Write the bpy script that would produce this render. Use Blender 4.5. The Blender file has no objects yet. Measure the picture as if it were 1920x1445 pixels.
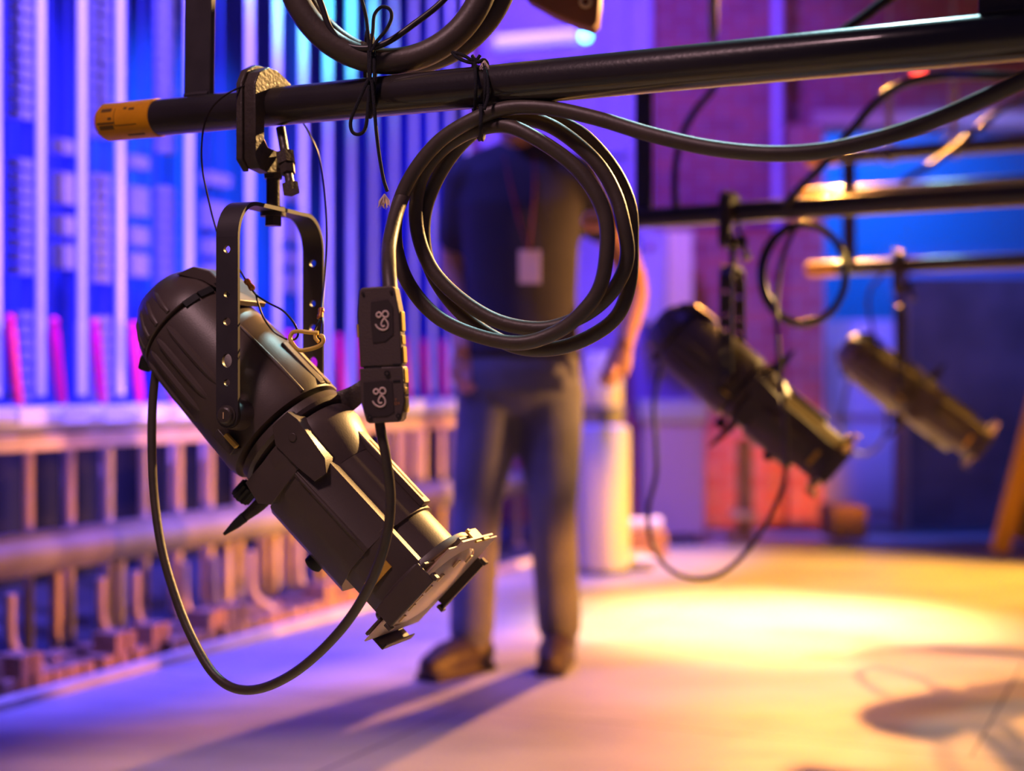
import bpy, math, random
from mathutils import Vector, Matrix
from mathutils.geometry import tessellate_polygon
random.seed(7)
PI = math.pi
H = 0.79            # camera height above the stage floor
F = 2800.0          # focal length in pixels of the 1920 px wide frame
scene = bpy.context.scene
col = scene.collection
V = Vector

def P(px, py, y):
    """point seen at a pixel of the photograph, y metres in front of the camera"""
    return V(((px - 960) / F * y, y, H + (722.5 - py) / F * y))

# ------------------------------------------------------------------ materials
MATS = {}
def mat(name, color, rough=0.5, metal=0.0, noise=0.0, nscale=20.0, bump=0.0, bscale=120.0,
        emit=None, estr=0.0, spec=0.5, coat=0.0, col2=None):
    if name in MATS: return MATS[name]
    m = bpy.data.materials.new(name); m.use_nodes = True
    nt = m.node_tree; b = nt.nodes['Principled BSDF']
    b.inputs['Base Color'].default_value = (*color, 1)
    b.inputs['Roughness'].default_value = rough
    b.inputs['Metallic'].default_value = metal
    b.inputs['Specular IOR Level'].default_value = spec
    b.inputs['Coat Weight'].default_value = coat
    tc = nt.nodes.new('ShaderNodeTexCoord')
    if noise > 0 or col2:
        n = nt.nodes.new('ShaderNodeTexNoise'); n.inputs['Scale'].default_value = nscale
        n.inputs['Detail'].default_value = 6
        nt.links.new(tc.outputs['Object'], n.inputs['Vector'])
        r = nt.nodes.new('ShaderNodeValToRGB')
        c2 = col2 or tuple(c * (1 - noise) for c in color)
        r.color_ramp.elements[0].position = 0.35; r.color_ramp.elements[1].position = 0.65
        r.color_ramp.elements[0].color = (*c2, 1); r.color_ramp.elements[1].color = (*color, 1)
        nt.links.new(n.outputs['Fac'], r.inputs['Fac'])
        nt.links.new(r.outputs['Color'], b.inputs['Base Color'])
    if bump > 0:
        n2 = nt.nodes.new('ShaderNodeTexNoise'); n2.inputs['Scale'].default_value = bscale
        nt.links.new(tc.outputs['Object'], n2.inputs['Vector'])
        bp = nt.nodes.new('ShaderNodeBump'); bp.inputs['Strength'].default_value = bump
        bp.inputs['Distance'].default_value = 0.002
        nt.links.new(n2.outputs['Fac'], bp.inputs['Height'])
        nt.links.new(bp.outputs['Normal'], b.inputs['Normal'])
    if emit:
        b.inputs['Emission Color'].default_value = (*emit, 1)
        b.inputs['Emission Strength'].default_value = estr
    MATS[name] = m
    return m

M_BODY = mat('black_cast_paint', (0.10, 0.074, 0.062), 0.40, noise=0.2, nscale=14, bump=0.06, bscale=500)
M_DARK = mat('dark_recess', (0.008, 0.008, 0.009), 0.7)
M_YOKE = mat('black_strap_steel', (0.05, 0.042, 0.046), 0.45, noise=0.2, nscale=30)
M_CLAMP = mat('worn_iron', (0.075, 0.058, 0.046), 0.4, noise=0.3, nscale=40, bump=0.4, bscale=200)
M_PIPE = mat('black_pipe_paint', (0.034, 0.028, 0.027), 0.30, noise=0.25, nscale=12, bump=0.10, bscale=250, coat=0.6)
M_CABLE = mat('black_rubber', (0.085, 0.064, 0.05), 0.45, noise=0.2, nscale=30, bump=0.15, bscale=200)
M_CABLE2 = mat('black_rubber_smooth', (0.03, 0.026, 0.028), 0.38)
M_CORD = mat('black_tie_line', (0.012, 0.012, 0.018), 0.85, bump=0.8, bscale=900)
M_WIRE = mat('coated_wire_rope', (0.03, 0.02, 0.022), 0.35, metal=0.6)
M_BRASS = mat('yellow_lit_edge', (0.85, 0.56, 0.10), 0.4, metal=0.1)
M_COPPER = mat('copper_ferrule', (0.55, 0.22, 0.07), 0.35, metal=0.7)
M_CAP = mat('yellow_vinyl', (0.85, 0.36, 0.008), 0.42, noise=0.12, nscale=20)
M_INK = mat('grey_ink', (0.14, 0.07, 0.012), 0.6)
M_TAPEY = mat('yellow_tape', (0.75, 0.42, 0.05), 0.6)
M_GEL = mat('tan_frame_card', (0.78, 0.55, 0.42), 0.55, noise=0.15, nscale=12)
M_LENS = mat('dusty_lens', (0.80, 0.58, 0.44), 0.35, coat=0.3, noise=0.2, nscale=8)
M_GLINT = mat('pale_glint_bolt', (0.85, 0.6, 0.3), 0.4)  # painted lens glints, also small bolt details
M_PLUG = mat('black_plug_plastic', (0.11, 0.078, 0.068), 0.5, bump=0.3, bscale=500)
M_PLUGTAPE = mat('dark_gaffer_tape', (0.05, 0.035, 0.034), 0.8)
M_MARK = mat('silver_marker', (1.0, 0.78, 0.66), 0.5)
M_ORANGE = mat('orange_print', (0.9, 0.35, 0.1), 0.5)
M_FRAY = mat('frayed_cotton', (0.75, 0.6, 0.55), 0.8)
M_ROPE = mat('white_rope', (0.72, 0.72, 0.75), 0.75, bump=0.5, bscale=90)
M_RED = mat('red_handle', (1.0, 0.003, 0.24), 0.4)
M_RAIL = mat('pale_rail_paint', (0.62, 0.60, 0.58), 0.45, noise=0.2, nscale=6)
M_RAILB = mat('worn_rail_paint', (0.27, 0.25, 0.25), 0.5, noise=0.4, nscale=5)
M_POST = mat('cream_post_paint', (0.60, 0.44, 0.32), 0.5, noise=0.25, nscale=9)
M_WEIGHT = mat('grey_iron_weight', (0.30, 0.28, 0.34), 0.55, noise=0.3, nscale=10)
M_BRICKW = mat('rusty_weight', (0.50, 0.28, 0.15), 0.65, noise=0.5, nscale=9, bump=0.5, bscale=30)
M_CARD = mat('white_card', (0.85, 0.85, 0.85), 0.6)
M_SKIN = mat('skin', (0.62, 0.30, 0.19), 0.5)
M_HAIR = mat('brown_hair', (0.05, 0.03, 0.02), 0.7)
M_SHIRT = mat('navy_tshirt', (0.045, 0.04, 0.055), 0.85, noise=0.3, nscale=5)
M_JEANS = mat('blue_jeans', (0.17, 0.18, 0.22), 0.85, noise=0.35, nscale=7, bump=0.4, bscale=60)
M_SHOE = mat('brown_leather', (0.045, 0.028, 0.022), 0.5)
M_BADGE = mat('pink_badge_card', (0.75, 0.60, 0.66), 0.5)
M_LANY = mat('red_lanyard', (0.22, 0.03, 0.05), 0.7)
M_WHITE = mat('white_metal', (0.80, 0.74, 0.66), 0.35)

# ------------------------------------------------------------------ mesh builder
class MB:
    def __init__(self): self.v = []; self.f = []; self.m = []
    def add(self, verts, faces, M=None, mi=0):
        o = len(self.v)
        self.v += [tuple(M @ V(p)) if M else tuple(p) for p in verts]
        self.f += [tuple(i + o for i in f) for f in faces]
        self.m += [mi] * len(faces)
    def box(self, c, s, M=None, mi=0, taper=1.0):
        x, y, z = (k / 2 for k in s); c = V(c)
        vs = [c + V((sx * x * (taper if sz > 0 else 1), sy * y * (taper if sz > 0 else 1), sz * z))
              for sz in (-1, 1) for sx, sy in ((-1, -1), (1, -1), (1, 1), (-1, 1))]
        self.add(vs, [(3, 2, 1, 0), (4, 5, 6, 7), (0, 1, 5, 4), (1, 2, 6, 5), (2, 3, 7, 6), (3, 0, 4, 7)], M, mi)
    def tube(self, pts, r, seg=12, closed=False, M=None, mi=0, flat=1.0):
        pts = [V(p) for p in pts]; n = len(pts)
        if n < 2: return
        rs = r if isinstance(r, (list, tuple)) else [r] * n
        tang = []
        for i in range(n):
            a = pts[(i - 1) % n] if (closed or i > 0) else pts[i]
            b = pts[(i + 1) % n] if (closed or i < n - 1) else pts[i]
            tang.append((b - a).normalized())
        up = V((0, 0, 1)) if abs(tang[0].z) < 0.9 else V((1, 0, 0))
        nrm = (up - tang[0] * up.dot(tang[0])).normalized()
        vs = []
        for i in range(n):
            t = tang[i]
            nrm = (nrm - t * nrm.dot(t)).normalized(); bn = t.cross(nrm)
            for k in range(seg):
                a = 2 * PI * k / seg
                vs.append(pts[i] + (nrm * math.cos(a) + bn * math.sin(a) * flat) * rs[i])
        fs = []
        for i in range(n if closed else n - 1):
            j = (i + 1) % n
            for k in range(seg):
                l = (k + 1) % seg
                fs.append((i * seg + k, i * seg + l, j * seg + l, j * seg + k))
        if not closed:
            fs.append(tuple(reversed(range(seg)))); fs.append(tuple(range((n - 1) * seg, n * seg)))
        self.add(vs, fs, M, mi)
    def lathe(self, prof, seg=48, M=None, mi=0, cap=True):
        """profile of (s, r) turned about the local x axis"""
        vs = []; fs = []
        for s, r in prof:
            for k in range(seg):
                a = 2 * PI * k / seg
                vs.append((s, r * math.cos(a), r * math.sin(a)))
        n = len(prof)
        for i in range(n - 1):
            for k in range(seg):
                l = (k + 1) % seg
                fs.append((i * seg + k, (i + 1) * seg + k, (i + 1) * seg + l, i * seg + l))
        if cap:
            fs.append(tuple(range(seg))); fs.append(tuple(reversed(range((n - 1) * seg, n * seg))))
        self.add(vs, fs, M, mi)
    def prism(self, loops, axis_to3, t0, t1, M=None, mi=0):
        """2D outline with holes, extruded; axis_to3(u, v, t) gives the 3D point"""
        flat = [p for lp in loops for p in lp]
        tris = tessellate_polygon([[V((p[0], p[1], 0)) for p in lp] for lp in loops])
        n = len(flat)
        vs = [axis_to3(p[0], p[1], t0) for p in flat] + [axis_to3(p[0], p[1], t1) for p in flat]
        fs = [tuple(t) for t in tris] + [tuple(i + n for i in reversed(t)) for t in tris]
        o = 0
        for lp in loops:
            k = len(lp)
            for i in range(k):
                j = (i + 1) % k
                fs.append((o + i, o + j, o + j + n, o + i + n))
            o += k
        self.add(vs, fs, M, mi)
    def ellipsoid(self, c, r, seg=20, rings=12, M=None, mi=0):
        vs = []; fs = []
        for i in range(rings + 1):
            th = PI * i / rings
            for k in range(seg):
                a = 2 * PI * k / seg
                vs.append((c[0] + r[0] * math.sin(th) * math.cos(a), c[1] + r[1] * math.sin(th) * math.sin(a), c[2] + r[2] * math.cos(th)))
        for i in range(rings):
            for k in range(seg):
                l = (k + 1) % seg
                fs.append((i * seg + k, (i + 1) * seg + k, (i + 1) * seg + l, i * seg + l))
        self.add(vs, fs, M, mi)
    def build(self, name, mats, parent=None, smooth=35, bevel=0.0, origin=None):
        if not isinstance(mats, (list, tuple)): mats = [mats]
        o0 = V(origin) if origin is not None else V((0, 0, 0))
        me = bpy.data.meshes.new(name)
        me.from_pydata([tuple(V(p) - o0) for p in self.v], [], self.f)
        for m in mats: me.materials.append(m)
        me.polygons.foreach_set('material_index', self.m)
        import bmesh
        bm = bmesh.new(); bm.from_mesh(me)
        bmesh.ops.remove_doubles(bm, verts=bm.verts, dist=1e-6)
        bmesh.ops.recalc_face_normals(bm, faces=bm.faces); bm.to_mesh(me); bm.free()
        if smooth:
            me.shade_smooth(); me.set_sharp_from_angle(angle=math.radians(smooth))
        ob = bpy.data.objects.new(name, me); col.objects.link(ob)
        ob.location = o0
        if parent is not None:
            ob.parent = parent
            ob.matrix_parent_inverse = Matrix.Translation(-V(parent.location))
        if bevel:
            b = ob.modifiers.new('bevel', 'BEVEL'); b.width = bevel; b.segments = 2
            b.limit_method = 'ANGLE'; b.angle_limit = math.radians(40)
        return ob

def tag(o, label=None, cat=None, group=None, kind=None):
    if label: o['label'] = label
    if cat: o['category'] = cat
    if group: o['group'] = group
    if kind: o['kind'] = kind
    return o
def thing(name, label, cat, loc=(0, 0, 0), group=None):
    o = bpy.data.objects.new(name, None); col.objects.link(o); o.location = loc
    o.empty_display_size = 0.05
    return tag(o, label, cat, group)
def copy_tree(o, parent=None):
    c = o.copy(); col.objects.link(c)
    if parent is not None: c.parent = parent
    for ch in list(o.children): copy_tree(ch, c)
    return c
def spline(pts, sub=8, closed=False):
    pts = [V(p) for p in pts]; n = len(pts); out = []
    rng = n if closed else n - 1
    for i in range(rng):
        p0 = pts[(i - 1) % n] if closed or i > 0 else pts[0] * 2 - pts[1]
        p1 = pts[i]; p2 = pts[(i + 1) % n]
        p3 = pts[(i + 2) % n] if closed or i < n - 2 else pts[-1] * 2 - pts[-2]
        for k in range(sub):
            t = k / sub
            out.append(0.5 * ((2 * p1) + (-p0 + p2) * t + (2 * p0 - 5 * p1 + 4 * p2 - p3) * t * t + (-p0 + 3 * p1 - 3 * p2 + p3) * t ** 3))
    if not closed: out.append(pts[-1])
    return out
def frame(x, z, o=(0, 0, 0)):
    """matrix whose columns are x, y = z cross x, z"""
    x = V(x).normalized(); z = V(z); z = (z - x * z.dot(x)).normalized(); y = z.cross(x)
    m = Matrix((x, y, z)).transposed().to_4x4(); m.translation = V(o); return m
def circ(cx, cy, r, n=16):
    return [(cx + r * math.cos(2 * PI * k / n), cy + r * math.sin(2 * PI * k / n)) for k in range(n)]

# ------------------------------------------------------------------ battens (suspended pipes)
SL = 0.577          # how fast the battens come towards the camera as they run to the right
PD = V((1, -SL, 0)).normalized()      # pipe direction
PN = V((-SL, -1, 0)).normalized()     # horizontal, across the pipe, towards the camera
def on_plane(px, y_end, px_end):
    """distance at which pixel column px meets the vertical plane of a batten"""
    x0 = (px_end - 960) / F * y_end
    k = (px - 960) / F
    return (y_end + SL * x0) / (1 + SL * k)
Y1 = lambda px: 1.72 / (1 + SL * (px - 960) / F)
def pc(px): return P(px, 208 - 0.095 * (px - 430) + (0.00002 * max(0, px - 1000) ** 1.0 * 0), Y1(px))
PIPE_R = 0.02415

def label_patch(mb, M, s0, s1, a0, a1, r, mi=0):
    n = 6; vs = []; fs = []
    for s in (s0, s1):
        for k in range(n + 1):
            a = math.radians(a0 + (a1 - a0) * k / n)
            vs.append((s, r * math.cos(a), r * math.sin(a)))
    for k in range(n): fs.append((k, k + 1, n + 2 + k, n + 1 + k))
    mb.add(vs, fs, M, mi)

def make_batten(p0, p1, label, straps=(), upper=True, cap=True, marks=False):
    d = (p1 - p0).normalized(); L = (p1 - p0).length
    root = thing('batten_pipe', label, 'stage pipe', p0)
    M = frame(d, (0, 0, 1), p0)
    b = MB(); b.lathe([(0.10, PIPE_R), (L, PIPE_R)], 40, M); b.build('pipe', M_PIPE, root)
    ups = [0.0] + ([0.36] if upper else [])
    if upper:
        Mu = frame(d, (0, 0, 1), p0 + V((0, 0, 0.36)))
        b = MB(); b.lathe([(0.10, PIPE_R), (L, PIPE_R)], 32, Mu); b.build('pipe', M_PIPE, root)
    if cap:
        for u in ups:
            Mc = frame(d, (0, 0, 1), p0 + V((0, 0, u)))
            c = MB(); c.lathe([(0, 0.017), (0.002, 0.0195), (0.010, 0.0245), (0.012, 0.0255), (0.104, 0.0255), (0.105, 0.024)], 40, Mc)
            co = c.build('end_cap', M_CAP, root)
            co['label'] = 'yellow vinyl end cap'
            if marks and u == 0:
                k = MB(); R = 0.0257
                # camera side is around -90 degrees (y = z cross x points away)
                label_patch(k, Mc, 0.020, 0.039, 148, 160, R)
                label_patch(k, Mc, 0.060, 0.066, 118 + 30, 122 + 34, R)
                label_patch(k, Mc, 0.070, 0.080, 152, 160, R)
                label_patch(k, Mc, 0.034, 0.041, 178, 186, R)
                label_patch(k, Mc, 0.014, 0.046, 192, 198, R)
                label_patch(k, Mc, 0.017, 0.043, 201, 215, R)
                label_patch(k, Mc, 0.0445, 0.0455, 150, 205, R)
                label_patch(k, Mc, 0.0455, 0.084, 203, 205.5, R)
                label_patch(k, Mc, 0.060, 0.090, 236, 244, R)
                k.build('printed_label', M_INK, co)
    for x in straps:
        s = MB(); s.box((x, 0, 0.18), (0.044, 0.010, 0.345), M)
        so = s.build('hanger_strap', M_YOKE, root, bevel=0.0015)
        w = MB()
        w.tube([M @ V((x - 0.020, -0.004, 0.024)), M @ V((x, -0.0045, 0.0245)), M @ V((x + 0.020, -0.004, 0.024))], 0.004, 8)
        w.build('weld_bead', M_YOKE, so)
        for zz in (0.30, 0.335):
            w = MB(); w.lathe([(0, 0.008), (0.006, 0.008)], 6, frame(PN, (0, 0, 1), M @ V((x, 0, zz))) @ Matrix.Translation((0.004, 0, 0)))
            w.build('strap_bolt', M_YOKE, so)
    return root, M

P1A, P1B = pc(193), pc(2700)
dir1 = (P1B - P1A).normalized()
b1x = lambda px: (pc(px) - P1A).length
make_batten(P1A, P1B, 'nearest black batten pipe running across the top of the picture with printed yellow cap',
            straps=(b1x(373), b1x(1878)), marks=True)
Y2 = lambda px: on_plane(px, 3.70, 1095)
def level_pipe(pxa, pxb, yf, z):
    a = V(((pxa - 960) / F * yf(pxa), yf(pxa), z)); b = V(((pxb - 960) / F * yf(pxb), yf(pxb), z)); return a, b
Z2 = H + 0.405
a2, b2 = level_pipe(1095, 2250, Y2, Z2)
D2 = lambda px: (V(((px - 960) / F * Y2(px), Y2(px), Z2)) - a2).length
make_batten(a2, b2, 'second black batten pipe from the camera, holding the middle lantern', straps=(D2(1207), D2(2100)))
Y3 = lambda px: on_plane(px, 4.90, 1512)
Z3 = H + 0.380
a3, b3 = level_pipe(1512, 2250, Y3, Z3)
D3 = lambda px: (V(((px - 960) / F * Y3(px), Y3(px), Z3)) - a3).length
make_batten(a3, b3, 'third black batten pipe from the camera, holding the farthest lantern', straps=(D3(1592), D3(2150)))
Y4 = lambda px: on_plane(px, 6.3, 1500)
a4, b4 = level_pipe(1500, 2250, Y4, H + 0.80)
make_batten(a4, b4, 'farthest batten pipe with one pipe only, just above the second one in view', upper=False)

# lift lines holding the battens
def lift_line(px, yf, z, label):
    base = V(((px - 960) / F * yf(px), yf(px), z))
    root = thing('lift_line', label, 'wire rope', base)
    b = MB(); b.tube([base + V((0, 0, 0.10)), base + V((0, 0, 2.6))], 0.004, 8); b.build('wire', M_POST, root)
    b = MB(); b.tube([base + V((0, 0, k)) for k in (0.0, 0.02, 0.04, 0.16, 0.18, 0.21)], [0.005, 0.005, 0.012, 0.012, 0.005, 0.004], 12)
    b.build('turnbuckle', M_POST, root)
    b = MB(); b.tube([base + V((0.034 * math.cos(a), 0.034 * math.sin(a) * 0.2, -0.02 + 0.034 * math.sin(a))) for a in [2 * PI * k / 20 for k in range(20)]], 0.004, 8, closed=True)
    b.build('shackle', M_WHITE, root)
lift_line(1337, Y2, Z2 + 0.385, 'pale wire lift line rising from above the middle of the second batten')
lift_line(1667, Y3, Z3 + 0.385, 'pale lift line above the farthest lantern, left of its neighbour')
lift_line(1788, Y3, Z3 + 0.385, 'pale lift line farther right along the third batten')

# ------------------------------------------------------------------ the lanterns
def make_light(C, a, pipe_c, label, pipe_dir, detail=True):
    a = V(a).normalized()
    ah = V((a.x, a.y, 0)).normalized()
    w = V((-ah.y, ah.x, 0))
    if w.y < 0: w = -w
    e = a.cross(w)
    if e.z < 0: e = -e
    C = V(C)
    M = Matrix((a, w, e)).transposed().to_4x4(); M.translation = C
    root = thing('stage_lantern', label, 'stage light', (pipe_c.x, pipe_c.y, pipe_c.z))
    def rad(s, phi, r):   # phi from e towards the camera side (-w)
        ph = math.radians(phi); return V((s, -r * math.sin(ph), r * math.cos(ph)))
    # rear reflector housing with cooling fins
    b = MB()
    Mo = M @ Matrix.Translation((0, 0, -0.003))
    b.lathe([(-0.160, 0.0710), (-0.157, 0.0745), (-0.10, 0.0785), (-0.03, 0.0820), (0.018, 0.0840), (0.030, 0.0815), (0.032, 0.064)], 72, Mo)
    for ph in (84, 101, 118, 135, -84, -101, -118, -135):
        ss = [-0.154, -0.145, -0.12, -0.09, -0.065, -0.052, -0.044]
        b.tube([Mo @ rad(s, ph, 0.0728 + 0.065 * (s + 0.154) + dr) for s, dr in zip(ss, (0, .001, .001, .001, .0005, -.001, -.003))],
               [0.003, 0.005, 0.0058, 0.0058, 0.005, 0.004, 0.002], 8)
    hs = b.build('reflector_housing', [M_BODY, M_DARK], root)
    # seam ribs along the housing
    b = MB()
    for sg in (1, -1):
        b.tube([M @ rad(s, 34 * sg, r) for s, r in ((-0.10, 0.0775), (-0.02, 0.080), (0.028, 0.0795))], [0.002, 0.0035, 0.0035], 6)
        b.box((-0.01, 0, 0), (0.075, 0.012, 0.006), M @ Matrix.Rotation(math.radians(6 * sg), 4, 'X') @ Matrix.Translation((0, 0, 0.0785)))
    b.build('seam_rib', M_BODY, hs, bevel=0.001)
    # rear cap
    b = MB()
    b.lathe([(-0.228, 0.018), (-0.2265, 0.034), (-0.221, 0.045), (-0.204, 0.058), (-0.184, 0.0700), (-0.172, 0.0740), (-0.1635, 0.0752), (-0.162, 0.066)], 64, M)
    for ph in (76, 93, 110, 127, -76, -93, -110, -127):
        b.tube([M @ rad(s, ph, r) for s, r in ((-0.218, 0.042), (-0.20, 0.0575), (-0.18, 0.069), (-0.166, 0.0735))], [0.003, 0.005, 0.0052, 0.004], 8)
    # raised hood over the cap vents
    b.prism([[(-0.212, 0.045), (-0.200, 0.069), (-0.178, 0.0815), (-0.150, 0.0835), (-0.120, 0.0840), (-0.118, 0.077), (-0.150, 0.074), (-0.176, 0.066)]],
            lambda u, v, t: V((u, t, v)), -0.034, 0.034, M)
    b.build('rear_cap', M_BODY, root, bevel=0.001)
    b = MB()
    b.prism([[(-0.162, 0.0745), (-0.128, 0.0765), (-0.128, 0.0810), (-0.158, 0.0800)]], lambda u, v, t: V((u, t, v)), -0.0348, 0.0348, M)
    for ph in (34, 52, -34, -52):
        b.box((0, 0, 0.0722), (0.009, 0.021, 0.006), M @ Matrix.Translation((-0.1600, 0, 0)) @ Matrix.Rotation(math.radians(ph), 4, 'X'))
    b.build('vent_slot', M_DARK, root)
    b = MB()
    b.tube([M @ rad(-0.172, 158, 0.060), M @ rad(-0.172, 162, 0.074), M @ rad(-0.168, 165, 0.084)], [0.011, 0.010, 0.0085], 12)
    b.build('strain_relief', M_DARK, root)
    # shutter gate: recess, collar rings
    b = MB(); b.lathe([(0.028, 0.0655), (0.060, 0.0655)], 48, M); b.build('gate_recess', M_DARK, root)
    b = MB()
    b.lathe([(0.037, 0.066), (0.0375, 0.0780), (0.0475, 0.0790), (0.052, 0.0760), (0.054, 0.066)], 72, M)
    b.lathe([(0.058, 0.066), (0.0585, 0.0745), (0.066, 0.0770), (0.080, 0.0775), (0.104, 0.0715), (0.128, 0.0640), (0.129, 0.055)], 72, M)
    b.build('gate_collar', M_BODY, root)
    # side lobes of the gate casting
    for sg in (1, -1):
        b = MB()
        b.prism([[(0.040, 0.020), (0.043, 0.047), (0.060, 0.050), (0.118, 0.042), (0.132, 0.030), (0.128, 0.012), (0.100, 0.008), (0.060, 0.006)]],
                lambda u, v, t: V((u, sg * t, v)), -0.0795, -0.050, M)
        b.lathe([(0.0, 0.0055), (0.0015, 0.0055)], 12, M @ Matrix.Translation((0.070, sg * -0.0795, 0.030)) @ Matrix.Rotation(-sg * PI / 2, 4, 'Z'))
        b.prism([[(0.060, 0.010), (0.100, 0.010), (0.104, -0.052), (0.090, -0.064), (0.060, -0.058)]],
                lambda u, v, t: V((u, sg * t, v)), -0.0755, -0.050, M)
        b.build('gate_cheek', M_BODY, root, bevel=0.003)
    # lens barrel: round upper half, flat side plates
    R = 0.0635
    up = [(R * math.sin(math.radians(t)), R * math.cos(math.radians(t))) for t in range(-50, 51, 5)]
    side = [(0.0505, 0.0395), (0.0665, 0.0380), (0.0725, 0.004), (0.0745, 0.002), (0.0745, -0.004), (0.0725, -0.006), (0.0715, -0.030), (0.0680, -0.038), (0.050, -0.066), (0.030, -0.079)]
    prof = up + side + [(-x, z) for x, z in reversed(side)]
    b = MB(); b.prism([prof], lambda u, v, t: V((t, u, v)), 0.096, 0.232, M)
    b.build('lens_barrel', M_BODY, root, bevel=0.0012)
    # side plates run on further forward
    for sg in (1, -1):
        b = MB()
        b.prism([[(0.0560, 0.037), (0.0675, 0.036), (0.0715, 0.004), (0.0690, -0.030), (0.0655, -0.036), (0.050, -0.056), (0.044, -0.050), (0.054, -0.02)]],
                lambda u, v, t: V((t, sg * u, v)), 0.226, 0.288, M)
        b.build('side_plate', M_BODY, root, bevel=0.0012)
        b = MB()
        b.tube([M @ V((s, sg * -0.0742, -0.001)) for s in (0.100, 0.112, 0.205, 0.215)], [0.001, 0.0028, 0.0026, 0.001], 8)
        b.build('side_ridge', M_BODY, root)
    # top rail with slot
    b = MB()
    b.box((0.163, 0, 0.0665), (0.132, 0.020, 0.009), M)
    b.box((0.100, 0, 0.0645), (0.020, 0.028, 0.009), M)
    rl = b.build('focus_rail', M_BODY, root, bevel=0.0015)
    b = MB(); b.box((0.170, 0, 0.0706), (0.100, 0.0045, 0.0015), M); b.build('rail_slot', M_DARK, rl)
    # front tube
    b = MB(); b.lathe([(0.222, 0.0605), (0.232, 0.0605), (0.2325, 0.0595), (0.290, 0.0595), (0.291, 0.054)], 64, M)
    b.build('lens_tube', M_BODY, root)
    # colour frame holder
    b = MB()
    b.lathe([(0.284, 0.060), (0.2845, 0.0745), (0.292, 0.0765), (0.295, 0.0765), (0.2955, 0.060)], 64, M)
    for sg in (1, -1):     # side channels
        b.box((0.304, sg * 0.0825, 0), (0.028, 0.003, 0.080), M)
        b.box((0.3175, sg * 0.079, 0), (0.002, 0.008, 0.080), M)
        b.box((0.296, sg * 0.066, 0), (0.004, 0.030, 0.090), M)
        b.box((0.3155, sg * 0.079, 0.0425), (0.010, 0.010, 0.005), M)
        b.box((0.3155, sg * 0.079, -0.0425), (0.010, 0.010, 0.005), M)
    b.box((0.306, 0, -0.085), (0.030, 0.085, 0.003), M)
    b.box((0.320, 0, -0.081), (0.002, 0.085, 0.008), M)
    b.box((0.296, 0, -0.070), (0.004, 0.110, 0.026), M)
    b.box((0.296, 0.0, 0.070), (0.004, 0.060, 0.018), M)
    b.build('colour_frame_holder', M_BODY, root, bevel=0.001)
    b = MB()
    b.box((0.299, 0.012, 0.0815), (0.020, 0.030, 0.003), M)
    b.box((0.291, -0.002, 0.0835), (0.004, 0.006, 0.004), M)
    b.box((0.308, 0.026, 0.0835), (0.004, 0.018, 0.004), M)
    b.build('frame_latch', M_BRASS, root, bevel=0.0006)
    # colour frame: thin square sheet with a round window
    hw = 0.0785; sq = [(-hw, -hw), (hw, -hw), (hw, hw), (-hw, hw)]
    b = MB(); b.prism([sq, circ(0, 0, 0.068, 48)], lambda u, v, t: V((t, u, v)), 0.3045, 0.3062, M)
    b.box((0.3053, 0, hw + 0.004), (0.0025, 0.10, 0.008), M)
    fr = b.build('colour_frame', M_GEL, root)
    b = MB()
    b.lathe([(0.290, 0.067), (0.304, 0.0668), (0.308, 0.062), (0.311, 0.050), (0.3135, 0.030), (0.3145, 0.010), (0.3146, 0.001)], 64, M)
    ln = b.build('front_lens', M_LENS, root)
    ln['label'] = 'dusty tan lens face'
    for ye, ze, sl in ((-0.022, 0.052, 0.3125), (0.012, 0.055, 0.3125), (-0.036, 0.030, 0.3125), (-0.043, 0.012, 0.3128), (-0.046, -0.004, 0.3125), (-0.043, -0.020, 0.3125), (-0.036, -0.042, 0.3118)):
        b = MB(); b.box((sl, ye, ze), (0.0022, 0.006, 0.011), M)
        b.build('painted_glint', M_GLINT, ln)  # pale blocks paint bright reflections onto the lens face
    # yellow tape mark on the camera side plate
    b = MB(); b.box((0.262, -0.0722, -0.012), (0.011, 0.0030, 0.040), M @ Matrix.Translation((0, 0, 0)) )
    b.build('tape_strip', M_TAPEY, root)['label'] = 'yellow tape strip'
    # knobs
    b = MB()
    for s, r0, r1, rr in ((0.045, 0.070, 0.106, 0.0135),):
        Mk = frame(e, w, C + a * s - e * r0 - w * 0.012)
        b.lathe([(0.0, 0.005), (-(r1 - r0) * 0.45, 0.005)], 12, Mk)
        pts = []
        for k in range(24):
            q = 2 * PI * k / 24; rk = rr * (1.0 if k % 2 else 0.86); pts.append((rk * math.cos(q), rk * math.sin(q)))
        b.prism([pts], lambda u, v, t: V((t, u, v)), -(r1 - r0) * 0.42, -(r1 - r0), Mk)
    b.build('rotation_knob', M_DARK, root)
    b = MB(); Mk = frame(e, w, C + a * 0.178 - e * 0.070 - w * 0.02)
    b.lathe([(0.0, 0.005), (-0.006, 0.005), (-0.007, 0.0115), (-0.020, 0.0120), (-0.022, 0.009)], 20, Mk)
    b.build('focus_knob', M_DARK, root)
    # shutter levers
    def lever(phi, s0, out, tip, lean, wid=0.008):
        b = MB()
        p = [rad(s0, phi, 0.060), rad(s0 + lean * 0.3 + 0.006, phi, 0.090), rad(s0 + lean, phi, 0.060 + out)]
        b.tube([M @ q for q in spline(p, 5)], [wid * 1.5 - wid * 0.75 * k / 10 for k in range(11)], 8, flat=0.22)
        q0, q1 = p[1].lerp(p[2], 0.92), p[2] + (p[2] - p[1]).normalized() * tip
        o = b.build('shutter_lever', M_CLAMP, root)
        b = MB(); b.tube([M @ q0, M @ q0.lerp(q1, 0.4), M @ q1], [0.007, 0.006, 0.002], 10, flat=0.6)
        b.build('lever_grip', M_DARK, o)
    lever(176, 0.062, 0.064, 0.034, 0.002)
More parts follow.
